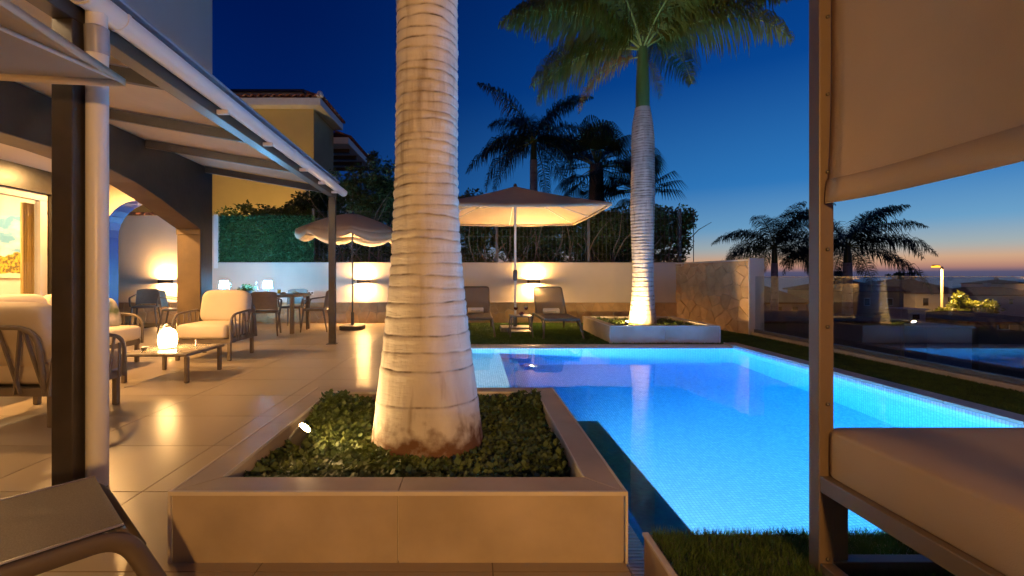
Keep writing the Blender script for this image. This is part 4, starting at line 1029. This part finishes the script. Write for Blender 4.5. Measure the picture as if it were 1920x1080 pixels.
# ---- parasols
def round_parasol():
    t = thing('round_parasol', 'round beige parasol with scalloped valance beside the pergola post', 'parasol', ((661 - 889) * 9.55 / 853, 9.55, 0))
    MB().prism([(math.copysign(abs(math.cos(a)) ** .6, math.cos(a)) * .25, math.copysign(abs(math.sin(a)) ** .6, math.sin(a)) * .25) for a in np.linspace(0, 2 * PI, 32, endpoint=False)], .0, .085).build('base', mat('black base', (.03, .03, .03), rough=.6, var=.2), t, bevel=.012)
    MB().lathe([(.032, .086), (.032, .34), (.026, .36)], 14).build('sleeve', M_grey, t, smooth=40)
    MB().tube([(0, 0, .36), (0, 0, 2.42)], .017, 10).build('pole', M_grey, t, smooth=60)
    MB().box(.017, .05, -.012, .012, 1.0, 1.03).build('crank', M_grey, t, bevel=.003)
    tilt = Matrix.Rotation(R(2.5), 4, 'Y'); nr = 8; ze, zt, rad = 2.03, 2.42, 1.12
    vs = []; fs = []; m_ = 8; na = nr * 8
    for j in range(m_ + 1):
        u = j / m_
        for i in range(na):
            a = 2 * PI * i / na + .25; ph = (i % 8) / 8; sag = math.sin(ph * PI) * .05 * u
            r = rad * u * (1 - .045 * math.sin(ph * PI) * u); z = zt - (zt - ze) * (u ** 1.55) - sag; vs.append(tilt @ Vector((math.cos(a) * r, math.sin(a) * r, z - 2.2)) + Vector((0, 0, 2.2)))
    for j in range(m_):
        for i in range(na): fs.append((j * na + i, j * na + (i + 1) % na, (j + 1) * na + (i + 1) % na, (j + 1) * na + i))
    o = MB().add(vs, fs).build('canopy', M_tan, t, smooth=50); s_ = o.modifiers.new('t', 'SOLIDIFY'); s_.thickness = .003
    vv = []; ff = []
    for i in range(na + 1):
        k = i % na; p = vs[m_ * na + k]; ph = (k % 8) / 8; dz = .10 + .075 * math.sin(ph * PI) ** .7
        vv += [p, p + Vector((p.x * .012, p.y * .012, -dz))]
    ff = [(2 * i, 2 * i + 2, 2 * i + 3, 2 * i + 1) for i in range(na)]
    o = MB().add(vv, ff).build('valance', M_tan, t, smooth=50); s_ = o.modifiers.new('t', 'SOLIDIFY'); s_.thickness = .003
    for i in range(nr):
        a = 2 * PI * i / nr + .25; pts = []
        for u in np.linspace(.02, .98, 7): pts.append(tilt @ Vector((math.cos(a) * rad * u, math.sin(a) * rad * u, zt - (zt - ze) * u ** 1.55 - .014 - 2.2)) + Vector((0, 0, 2.2)))
        MB().tube(pts, .006, 5).build('rib', M_steel, t, smooth=180)
    MB().lathe([(.03, 2.40), (.035, 2.43), (.012, 2.455), (.001, 2.46)], 14).build('finial', M_grey, t, smooth=60)
round_parasol()
def square_parasol(label, loc, rz, hw, zt, ze, valance, base=True, pole_m=None):
    t = thing('square_parasol', label, 'parasol', loc, rz, 'square cream parasols'); P_ = pole_m or M_pvc
    if base:
        MB().box(-.30, .30, -.24, .24, .0, .10).build('base', mat('granite base', (.22, .20, .18), rough=.6, var=.3, scale=60), t, bevel=.012)
        MB().lathe([(.04, .101), (.04, .30), (.03, .32)], 16).build('sleeve', M_grey, t, smooth=40)
    MB().tube([(0, 0, .32 if base else 0), (0, 0, zt - .02)], .024, 14).build('pole', P_, t, smooth=60)
    MB().lathe([(.024, 1.02), (.045, 1.05), (.045, 1.20), (.03, 1.24)], 14).build('crank_housing', M_grey, t, smooth=40)
    cor = [Vector((sx * hw, sy * hw, ze)) for sx, sy in ((1, 1), (-1, 1), (-1, -1), (1, -1))]; ap = Vector((0, 0, zt))
    n = 10; vs = []; fs = []
    for k in range(4):
        a, b_ = cor[k], cor[(k + 1) % 4]; s0 = len(vs)
        for j in range(n + 1):
            for i in range(n + 1):
                u = j / n; v = i / n; e = a * (1 - v) + b_ * v; p = ap * (1 - u) + e * u
                p.z -= .055 * math.sin(v * PI) * u * (1 - .5 * u) + .05 * math.sin(u * PI) * 0.6
                if u > .99: p += (Vector((0, 0, p.z)) - p) * .012 * math.sin(v * PI)
                vs.append(p)
        for j in range(n):
            for i in range(n): q = s0 + j * (n + 1) + i; fs.append((q, q + 1, q + n + 2, q + n + 1))
    me = MB().add(vs, fs); m_ = me.mesh('canopy'); bm = bmesh.new(); bm.from_mesh(m_); bmesh.ops.remove_doubles(bm, verts=bm.verts, dist=.0005); bm.to_mesh(m_); bm.free()
    o = obj('canopy', m_, M_canvas, t, smooth=25); s_ = o.modifiers.new('t', 'SOLIDIFY'); s_.thickness = .004
    for k in range(4):                                              # hem or valance strips
        a, b_ = cor[k], cor[(k + 1) % 4]; V = []
        for i in range(n + 1):
            v = i / n; p = a * (1 - v) + b_ * v; p.z -= .028 * math.sin(v * PI); p += (Vector((0, 0, p.z)) - p) * .010 * math.sin(v * PI); p.x *= 1.003; p.y *= 1.003
            V += [p, p + Vector((0, 0, -valance - .004 * math.sin(i * 2.3)))]
        o = MB().add(V, [(2 * i, 2 * i + 2, 2 * i + 3, 2 * i + 1) for i in range(n)]).build('valance', M_canvas, t, smooth=50); s_ = o.modifiers.new('t', 'SOLIDIFY'); s_.thickness = .003
    hub = Vector((0, 0, zt - .36))
    MB().lathe([(.04, zt - .40), (.05, zt - .36), (.04, zt - .33)], 14).build('hub', M_grey, t, smooth=40)
    MB().lathe([(.03, zt - .01), (.04, zt + .02), (.02, zt + .05), (.001, zt + .055)], 14).build('finial', M_grey, t, smooth=40)
    for k in range(8):
        e = cor[k // 2] if k % 2 == 0 else (cor[k // 2] + cor[(k // 2 + 1) % 4]) / 2
        sagm = .045 if k % 2 else 0; q = lambda u: ap * (1 - u) + e * u + Vector((0, 0, -.018 - (.055 * u * (1 - .5 * u) if k % 2 else 0) - .03 * math.sin(u * PI)))
        rb = MB().tube([q(u) for u in np.linspace(.02, .985, 6)], .009, 6).build('rib', P_, t, smooth=180)
        MB().tube([hub, q(.52)], .008, 6).build('strut', P_, rb, smooth=180)
square_parasol('large square cream parasol on a white pole between the sun loungers', ((966 - 889) * 9.2 / 853, 9.2, 0), 0, 1.5, 2.93, 2.36, .05, pole_m=M_pvc)
sp3 = square_parasol('cream parasol corner overhead at the upper left in front of the pergola', (-2.86, .40, 0), R(10), 1.5, 2.50, 2.03, .035, pole_m=M_pvc)

# ---- sun loungers
def lounger(label, loc, rz, group, back=True, wide=1):
    """foot end at local -y"""
    t = thing('sun_lounger', label, 'sun lounger', loc, rz, group); t.scale = (wide, 1, 1)
    for s_ in (-1, 1):
        x = s_ * .315
        MB().tube(rounded([(x, .62, .322), (x, -.925, .322), (x * 1.13, -1.07, .0)], .075, 7), .017, 12, flat=1.65).build('side_rail', M_lframe, t, smooth=60)
        MB().tube(rounded([(x, -.52, .31), (x * 1.03, -.80, .25), (x * 1.09, -1.02, .10)], .2, 8), .014, 8).build('brace', M_lframe, t, smooth=60)
        MB().tube(rounded([(x, .45, .32), (x * 1.05, .58, .28), (x * 1.12, .72, .0)], .08, 5), .022, 8, flat=.8).build('leg', M_lframe, t, smooth=60)
        MB().lathe([(.022, 0), (.022, .012)], 10, (x * 1.12, -1.06, 0)).build('foot_cap', M_grey, t)
    MB().tube([(-.315, -.915, .324), (.315, -.915, .324)], .022, 8).build('end_bar', M_lframe, t, smooth=60)
    MB().tube([(-.315, .60, .30), (.315, .60, .30)], .018, 8).build('cross_bar', M_lframe, t, smooth=60)
    MB().box(-.300, .300, -.925, .19, .347, .353).build('seat_sling', M_sling, t)
    MB().tube([(-.304, -.925, .351), (-.304, .19, .351)], .006, 6).build('piping', M_steel, t); MB().tube([(.304, -.925, .351), (.304, .19, .351)], .006, 6).build('piping', M_steel, t)
    a = R(46) if back else 0; ca, sa = math.cos(a), math.sin(a)
    B = lambda x, d, h=0: (x, .20 + d * ca - h * sa, .345 + d * sa + h * ca)
    MB().tube(rounded([B(-.30, 0), B(-.30, .74), B(.30, .74), B(.30, 0)], .07, 6), .017, 8).build('back_frame', M_lframe, t, smooth=60)
    v = [B(-.29, .0, -.003), B(.29, .0, -.003), B(.285, .73, -.003), B(-.285, .73, -.003), B(-.29, 0, .003), B(.29, 0, .003), B(.285, .73, .003), B(-.285, .73, .003)]
    MB().add(v, [(3, 2, 1, 0), (4, 5, 6, 7), (0, 1, 5, 4), (1, 2, 6, 5), (2, 3, 7, 6), (3, 0, 4, 7)]).build('back_sling', M_sling, t)
    if back: MB().tube([B(-.28, .42), (-.28, .56, .31)], .010, 6).build('back_prop', M_lframe, t); MB().tube([B(.28, .42), (.28, .56, .31)], .010, 6).build('back_prop', M_lframe, t)
lounger('sun lounger with towel right of the side table on the lawn', (1.575, 9.08, 0), 0, 'sun loungers under the square parasol')
lounger('sun lounger with towel left of the side table, half behind the palm trunk', (.02, 9.25, 0), 0, 'sun loungers under the square parasol')
ax = Vector((-.67, -.74)).normalized()
# local -y (foot) must point along -ax, i.e. towards the pool side; foot end near (-1.2, 1.55)
lounger('taupe sun lounger in the near left corner with only its foot end showing', (-1.24 + ax.x * .925, 1.54 + ax.y * .925, 0), math.atan2(ax.y, ax.x) - PI / 2, None, back=False, wide=.80)
def towel(label, loc):
    t = thing('rolled_towel', label, 'towel', loc, 0, 'rolled towels on the loungers'); b = MB(); n = 22
    sp = [((.010 + .0021 * i) * math.cos(i * .62), (.010 + .0021 * i) * math.sin(i * .62)) for i in range(26)]
    vs = []; fs = []
    for x in (-.16, -.15, .15, .16):
        for i in range(24): a = 2 * PI * i / 24; r = .062 if abs(x) < .155 else .052; vs.append((x, math.cos(a) * r * 1.05, .06 + math.sin(a) * r * .93))
    for j in range(3):
        for i in range(24): fs.append((j * 24 + i, j * 24 + (i + 1) % 24, (j + 1) * 24 + (i + 1) % 24, (j + 1) * 24 + i))
    fs += [tuple(range(24))[::-1], tuple(72 + i for i in range(24))]
    b.add(vs, fs).build('roll', M_towel, t, smooth=50)
    MB().box(-.09, .09, -.0675, -.0655, .05, .062).build('stripe', M_greywall, t)
towel('rolled white towel on the right sun lounger', (1.55, 9.16, .352)); towel('rolled white towel on the left sun lounger', (.03, 9.33, .352))
# side table with wine glasses
st_ = thing('side_table', 'small wicker side table between the two sun loungers', 'table', (.85, 8.35, 0))
for sx in (-1, 1):
    for sy in (-1, 1): MB().tube([(sx * .17, sy * .17, .385), (sx * .205, sy * .20, 0)], [.013, .011], 8).build('leg', M_bedframe, st_, smooth=60)
MB().box(-.20, .20, -.20, .20, .375, .395).build('tabletop', M_bedframe, st_, bevel=.006)
MB().box(-.175, .175, -.175, .175, .10, .115).build('shelf', M_bedframe, st_, bevel=.004)
M_wine = mat('red wine', (.09, .008, .012), rough=.1)
def wine_glass(label, x, y):
    t = thing('wine_glass', label, 'glass', (x, y, .395), 0, 'red wine glasses')
    MB().lathe([(.034, 0), (.034, .003), (.005, .008), (.004, .085), (.03, .105), (.042, .14), (.034, .205), (.032, .205), (.040, .14), (.028, .108)], 18).build('glass', M_clear, t, smooth=50)
    MB().lathe([(.006, .100), (.0275, .1085), (.0385, .138), (.0375, .150), (.001, .150)], 18).build('wine', M_wine, t, smooth=50)
wine_glass('glass of red wine at the left of the side table', .76, 8.30); wine_glass('glass of red wine at the right of the side table', .95, 8.33)
ff_ = thing('flower_bowl', 'small dark red flower bowl between the wine glasses', 'flowers', (.855, 8.24, .395))
MB().lathe([(.02, 0), (.04, .02), (.038, .03), (.001, .024)], 14).build('bowl', M_grey, ff_, smooth=50)
cs = rng.normal(0, .016, (60, 3)); cs[:, 2] = np.abs(cs[:, 2]) + .03; V, F = leaves(cs, .03, .8, .4); fast('petals', V, F, mat('dark red petals', (.18, .02, .02), rough=.6), ff_)

# ---- planter spotlight aimed at the palm
M_spot = emit('spot glow', (1, .62, .25), 800)
sp_ = thing('garden_spotlight', 'lit spotlight among the plants of the foreground planter', 'lamp', (-.93, 2.42, .185), R(14))
MB().tube([(0, 0, -.06), (0, 0, .055)], .009, 8).build('stake', M_grey, sp_)
d0 = Vector((.62, 0, .78)); c0 = Vector((0, 0, .075))
MB().tube([c0 - d0 * .04, c0 + d0 * .045], .036, 20).build('housing', M_grey, sp_, smooth=40)
MB().tube([c0 + d0 * .0455, c0 + d0 * .052], [.031, .028], 20).build('lens', M_spot, sp_, smooth=40)
# a second spot, assumed, at the pool palm's foot
sp2 = thing('garden_spotlight', 'small assumed spotlight in the planter behind the pool, at the palm foot', 'lamp', (2.68, 8.02, .22), R(30))
MB().tube([(0, 0, -.06), (0, 0, .04)], .009, 8).build('stake', M_grey, sp2)
MB().tube([c0 - d0 * .05 + Vector((0, 0, -.02)), c0 + d0 * .035 + Vector((0, 0, -.02))], .032, 16).build('housing', M_grey, sp2, smooth=40)
MB().tube([c0 + d0 * .0355 + Vector((0, 0, -.02)), c0 + d0 * .042 + Vector((0, 0, -.02))], [.028, .025], 16).build('lens', emit('palm spot glow', (1, .62, .24), 6500), sp2, smooth=40)

# ---- daybed with canopy canvas on the right
db = thing('daybed', 'canopy daybed with taupe frame and beige mattress on the raised turf', 'daybed', (0, 0, .157))
Z = lambda z: z - .157
PX, PY, PW = 1.083, 1.428, .046
def dpost(x, y):
    p = MB().box(x, x + PW, y, y + PW, .0, Z(2.35)).build('post', M_bedframe, db, bevel=.003)
    for z in np.arange(.20, 2.3, .243): 
        o = MB().lathe([(.006, 0), (.006, .004), (.003, .006)], 10).build('screw_cap', M_dark, p, smooth=40); o.location = (x + PW * .55, y - .0005, Z(z + .014)); o.rotation_euler = (PI / 2, 0, 0)
for x in (PX, PX + 1.75):
    for y in (PY, PY - 2.3): dpost(x, y)
for z in (.425, 2.30):
    for x in (PX, PX + 1.75): MB().box(x + .002, x + PW - .002, PY - 2.3 + PW, PY, Z(z), Z(z + .05)).build('rail', M_bedframe, db, bevel=.003)
    for y in (PY, PY - 2.3): MB().box(PX + PW, PX + 1.75, y + .002, y + PW - .002, Z(z), Z(z + .05)).build('rail', M_bedframe, db, bevel=.003)
for x in (PX, PX + 1.75): MB().box(x + .002, x + PW - .002, PY - 2.3 + PW, PY, .0, .045).build('floor_rail', M_bedframe, db, bevel=.003)
MB().box(PX + PW + .001, PX + .098, PY + .008, PY + .036, .047, Z(.424)).build('leg_plate', M_bedframe, db, bevel=.002)
for y in (PY, PY - 2.3): MB().box(PX + PW, PX + 1.75, y + .002, y + PW - .002, .001, .046).build('floor_rail', M_bedframe, db, bevel=.003)
for i in range(12): MB().box(PX + PW + .001, PX + 1.749, PY - .16 - i * .18, PY - .10 - i * .18, Z(.428), Z(.452)).build('slat', M_bedframe, db, bevel=.002)
MB().box(PX + PW + .001, PX + 1.749, PY - .055, PY + .0, Z(.428), Z(.452)).build('slat', M_bedframe, db, bevel=.002)
mt_ = MB().cushion((PX + .045 + .83, PY - 1.10, Z(.545)), (1.70, 2.28, .165),   .05, .13, 112, 22).build('mattress', cloth_mat('brown beige mattress fabric', (.44, .34, .24), trans=.0, weave=420), db, smooth=180)
# hanging canvas on the left side
nY, nZ = 46, 26; vs = []
y1, y0, zb, zt_ = PY - .004, PY - 2.25, 1.335, 2.295
for j in range(nZ + 1):
    v = j / nZ; z = zb + (zt_ - zb) * v
    for i in range(nY + 1):
        u = i / nY; y = y1 + (y0 - y1) * u
        bulge = .005 * math.sin(u * 19) * (1 - v * .5) + .006 * math.sin(u * 7.3 + 1 + v * 2.2) + .003 * math.sin(u * 41 + v * 3) * (1 - v)
        zz = z - .004 * math.sin(u * 17 + .5) * (1 - v) ** 2
        vs.append((PX + .038 + bulge * (min(1, u * 9) * .9 + .1) - .018 * (1 - v) ** 6 * math.exp(-u * 14), y, Z(zz)))
k = nY + 1; fs = [(j * k + i, j * k + i + 1, (j + 1) * k + i + 1, (j + 1) * k + i) for j in range(nZ) for i in range(nY)]
cv = MB().add(vs, fs).build('canvas_blind', M_blind, smooth=180); cv.location = (0, 0, .157); s_ = cv.modifiers.new('t', 'SOLIDIFY'); s_.thickness = .0025
tag(cv, 'cream canvas blind hanging from the daybed frame at upper right', 'blind')
hv = []
for i in range(nY + 1):
    for j in range(3): p = Vector(vs[j * k + i]); hv.append((p.x - .0042 - (.002 if j == 1 else 0), p.y, p.z - .004))
hem = MB().add(hv, [(3 * i + j, 3 * i + 3 + j, 3 * i + 4 + j, 3 * i + 1 + j) for i in range(nY) for j in range(2)]).build('hem', M_blind, cv, smooth=180); s_ = hem.modifiers.new('t', 'SOLIDIFY'); s_.thickness = .003

# ================================================================== BEYOND THE GARDEN
struct(MB().box(-60, 6.2, 11.06, 60, -6, -.12).build('garden_ground', mat('dry ground', (.10, .075, .05), rough=1, var=.3, scale=3)))
xs = np.concatenate([np.linspace(-80, 0, 5), np.linspace(6, 60, 12), np.linspace(80, 900, 22)]); ys = np.concatenate([np.linspace(-60, 0, 4), np.linspace(8, 80, 12), np.linspace(110, 900, 20)])
gx, gy = np.meshgrid(xs, ys); s_ = np.maximum(0, (gx - 5) * .75 + (gy - 8) * .66)
gz = -3.2 - .022 * s_ - np.maximum(0, s_ - 100) * .10 + rng.normal(0, .15, gx.shape) * (s_ > 15); gz = np.maximum(gz, -62)
nx = len(xs); F = [(i * nx + j, i * nx + j + 1, (i + 1) * nx + j + 1, (i + 1) * nx + j) for i in range(len(ys) - 1) for j in range(nx - 1)]
struct(fast('hillside', np.stack([gx.ravel(), gy.ravel(), gz.ravel()], 1), F, mat('dark scrub ground', (.05, .04, .028), rough=1, var=.5, scale=.3)))
struct(MB().lathe([(28000, -60), (.001, -60)], 64, cap=False).build('sea', mat('sea water', (.02, .035, .06), rough=.35, var=.1, scale=.02)))

# ---- ochre neighbour house
yh = thing('neighbour_house', 'ochre yellow house with clay tiled eaves behind the pergola', 'house', (0, 0, -.12))
MB().box(-14, -5.30, 15, 17.1, 0, 6.75).build('wall', M_yellow, yh)
MB().box(-5.30, -5.285, 15.002, 17.1, 0, 6.74).build('side_wall', mat('grey ochre render', (.40, .33, .16), rough=.9, var=.08, scale=1.3), yh)
MB().box(-14, -6.6, 17.1, 22, 0, 6.4).build('rear_wall', M_greywall, yh)
MB().box(-6.598, -5.29, 17.101, 21.5, 0, 4.6).build('balcony_base', M_white, yh)
MB().box(-5.42, -5.27, 17.101, 21.5, 4.601, 4.75).build('balcony_rail', M_white, yh)
MB().box(-14, -4.95, 14.66, 17.2, 6.751, 7.0).build('cornice', M_white, yh, bevel=.02)
MB().box(-14, -4.75, 17.201, 21.6, 6.25, 6.5).build('cornice', M_white, yh, bevel=.02)
for y in (17.9, 18.9, 19.9, 20.9): MB().box(-6.5, -4.9, y, y + .12, 6.10, 6.249).build('eave_beam', M_dark, yh)
MB().box(-5.40, -5.28, 21.3, 21.45, 4.751, 6.2).build('balcony_post', M_dark, yh)
rf = MB().add([(-14, 14.70, 7.0), (-4.99, 14.70, 7.0), (-4.99, 17.2, 7.0), (-6.6, 17.2, 7.62), (-7.1, 17.2, 7.8), (-14, 17.2, 7.8)], [(0, 1, 4, 5), (1, 2, 4), (2, 3, 4)]).build('roof', M_rooftile, yh)
rf2 = MB().add([(-4.79, 17.2, 6.5), (-4.79, 21.6, 6.5), (-7.5, 21.6, 7.5), (-7.5, 17.2, 7.5)], [(0, 1, 2, 3)]).build('roof', M_rooftile, yh)
pitch = math.atan2(.8, 2.5)
for row in range(3):
    for i in range(36):
        x = -5.05 - i * .23 - row * .1
        roof_tile(yh, (x, 14.60 + row * .30 * math.cos(pitch), 7.0 + row * .30 * math.sin(pitch)), (pitch, 0, 0)).scale = (1.15, 1.2, 1.1)
pr = math.atan2(.8, 2.1)
for row in range(2):
    for i in range(11): 
        o = roof_tile(yh, (-4.88 - row * .3 * math.cos(pr), 14.85 + i * .225, 7.0 + row * .30 * math.sin(pr)), (pr, 0, PI / 2)); o.scale = (1.15, 1.2, 1.1)
    for i in range(19):
        o = roof_tile(yh, (-4.68 - row * .3 * math.cos(.35), 17.3 + i * .225, 6.5 + row * .30 * math.sin(.35)), (.35, 0, PI / 2)); o.scale = (1.15, 1.2, 1.1)
MB().lathe([(.10, 7.02), (.12, 7.08), (.07, 7.2), (.001, 7.24)], 10, (-4.98, 14.70, 0)).build('corner_finial', M_white, yh)
MB().box(-8.6, -6.0, 15.9, 16.9, 7.3, 7.66).build('roof_box', M_greywall, yh); MB().box(-8.7, -5.9, 15.8, 17.0, 7.661, 7.74).build('roof_box_lid', M_dark, yh)
# lantern added behind the ivy screen, standing in for unseen street lights
M_nl = emit('lantern glow', (1, .60, .20), 560)
nl_ = thing('added_lantern', 'lantern added behind the ivy screen in place of street lights', 'lamp', (-6.3, 12.3, -.12))
MB().tube([(0, 0, 0), (0, 0, 2.0)], .03, 8).build('pole', M_grey, nl_); MB().lathe([(.05, 2.0), (.09, 2.06), (.10, 2.16), (.06, 2.24), (.001, 2.26)], 16).build('globe', M_nl, nl_, smooth=60)

# ---- houses of the town below, seen through the glass
M_twall = mat('town white render', (.56, .52, .47), rough=.9, var=.08, scale=.6)
M_ttan = mat('town tan render', (.32, .22, .13), rough=.9, var=.1, scale=.6)
M_troof = mat('town roof tiles', (.12, .060, .038), rough=.9, var=.35, scale=3, bump=.6, bscale=9)
M_tpane = mat('dark window pane', (.015, .018, .022), rough=.1)
def W(px, py, Y): return ((px - 889) * Y / 853, 1.1 - (py - 519) * Y / 853)
def town_house(label, px0, px1, yt, yb, Y, depth, roof_px, wall_m, wins=(), over=.3, flat=False):
    x0, zt = W(px0, yt, Y); x1, zb = W(px1, yb, Y); w = x1 - x0
    t = thing('town_house', label, 'house', ((x0 + x1) / 2, Y, zb), 0, 'houses of the town below'); h = zt - zb; rh = roof_px * Y / 853; zl = min(-4.5 - .022 * Y, -1) - (zb if zb < 0 else 0)
    MB().box(-w / 2, w / 2, 0, depth, -4, h).build('wall', wall_m, t)
    if flat: MB().box(-w / 2 - .1, w / 2 + .1, -.1, depth + .1, h, h + rh).build('roof', M_troof if flat == 2 else wall_m, t, bevel=.03)
    else:
        a = w / 2 + over; r0 = max(.1, w / 2 - depth * .45)
        rf = MB().add([(-a, -over, h), (a, -over, h), (a, depth + over, h), (-a, depth + over, h), (-r0, depth / 2, h + rh), (r0, depth / 2, h + rh), (-a, -over, h - .12), (a, -over, h - .12), (a, depth + over, h - .12), (-a, depth + over, h - .12)],
                      [(0, 1, 5, 4), (1, 2, 5), (2, 3, 4, 5), (3, 0, 4), (6, 7, 1, 0), (7, 8, 2, 1), (8, 9, 3, 2), (9, 6, 0, 3), (9, 8, 7, 6)]).build('roof', M_troof, t)
        if Y > 30: MB().box(r0 * .2, r0 * .2 + .7, depth * .5, depth * .5 + .7, h + rh * .7, h + rh + .7).build('chimney', wall_m, rf)
    for (wx, wy, ww, wh) in wins:
        X, z = W(wx, wy, Y); X -= (x0 + x1) / 2; z -= zb; W2 = ww * Y / 853 / 2; H2 = wh * Y / 853 / 2
        f = MB().box(X - W2 - .06, X + W2 + .06, -.03, -.001, z - H2 - .06, z + H2 + .06).build('window', M_twall, t); MB().box(X - W2, X + W2, -.04, -.031, z - H2, z + H2).build('pane', M_tpane, f)
town_house('white town house with a dark window behind the street lamp', 1716, 1814, 549, 606, 60, 9, 26, M_twall, [(1783, 563, 12, 12), (1735, 566, 10, 14)])
town_house('white town house at the far right behind the bright bush', 1818, 1985, 553, 600, 74, 9, 14, M_twall, [(1856, 565, 8, 10), (1895, 565, 8, 10)])
town_house('cream town house just right of the stone wall end', 1436, 1512, 566, 600, 27, 6, 34, M_twall, [(1460, 580, 10, 10), (1490, 580, 10, 10)])
town_house('tan town house between the daybed post and the street lamp', 1600, 1694, 545, 610, 38, 8, 22, M_ttan, [(1625, 566, 9, 12), (1668, 566, 9, 12)])
town_house('low tan house with a dark roof at the lower right', 1835, 1990, 603, 640, 21, 5, 13, M_ttan, [(1880, 612, 18, 9)], .25)
town_house('white block of a neighbour roof terrace right of the daybed post', 1702, 1735, 582, 625, 22, 1.0, 3, M_twall, [(1716, 594, 13, 9)], flat=1)
town_house('pale flat parapet building below the bright bush', 1738, 1822, 616, 640, 19, 3.0, 3, M_greywall, flat=1)
town_house('wide dark roofed building right below the glass balustrade', 1425, 1695, 606, 650, 13.5, 4.0, 5, M_ttan, flat=2)
town_house('distant white house on the slope at the horizon right', 1880, 1940, 532, 545, 140, 12, 8, M_twall)
town_house('distant brown roofed house left of the street lamp', 1690, 1745, 533, 548, 95, 10, 10, M_twall)
# street lamp
x, zt = W(1766, 500, 50); _, zb = W(1766, 603, 50)
sl_ = thing('street_lamp', 'tall street lamp glowing orange above the bright bush', 'street lamp', (x, 50, zb - 2)); h = zt - zb + 2
MB().tube([(0, 0, 0), (0, 0, h)], [.16, .10], 10).build('pole', mat('galvanised pole', (.35, .30, .22), rough=.5, var=.1), sl_, smooth=60)
MB().tube([(0, 0, h - .1), (-.5, -.2, h + .05), (-1.0, -.4, h + .1)], .05, 8).build('arm', M_grey, sl_, smooth=60)
MB().cushion((-1.15, -.45, h + .12), (.75, .32, .16), .5, .6).build('head', M_grey, sl_, smooth=180)
MB().lathe([(.36, h - .10), (.36, h + .06), (.1, h + .16)], 20, (-1.15, -.45, 0), cap=False).build('lens', emit('sodium bowl glow', (1, .36, .03), 2.6), sl_, smooth=60)
MB().lathe([(.26, h - .02), (.001, h - .02)], 20, (-1.15, -.45, 0), cap=False).build('bulb', emit('sodium glow', (1, .50, .13), 8000), sl_)
# bush lit by the street lamp
bx, bz = W(1795, 596, 48)
def far_bush(label, px, py, Y, r, n, m, size):
    X, z = W(px, py, Y); t = thing('round_bush', label, 'bush', (X, Y, z)); q = np.random.default_rng(int(px))
    MB().tube([(0, 0, -2.5), (.1, 0, -1), (0, .1, r * .4)], [.14, .12, .05], 7).build('trunk', M_bark, t)
    cl = q.normal(0, 1, (22, 3)) * np.array([r * .55, r * .4, r * .28]) + np.array([0, 0, r * .3]); pk = q.integers(0, 22, n); u = q.normal(size=(n, 3)); u /= np.linalg.norm(u, axis=1)[:, None]
    V, F = leaves(cl[pk] + u * r * .28 * q.uniform(.5, 1, n)[:, None], size, .5, .2); fast('crown', V, F, m, t)
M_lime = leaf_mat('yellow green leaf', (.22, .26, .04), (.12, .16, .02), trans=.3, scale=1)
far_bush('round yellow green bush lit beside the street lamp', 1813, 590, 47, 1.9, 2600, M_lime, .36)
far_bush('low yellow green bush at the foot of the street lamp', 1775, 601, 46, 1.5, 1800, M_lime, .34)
for lb, px, py, Y in (('small dark tree on the horizon left of the street lamp', 1704, 522, 120), ('smaller dark tree on the horizon beside the left one', 1690, 523, 125)): far_bush(lb, px, py, Y, 1.8, 900, M_hedge, .6)
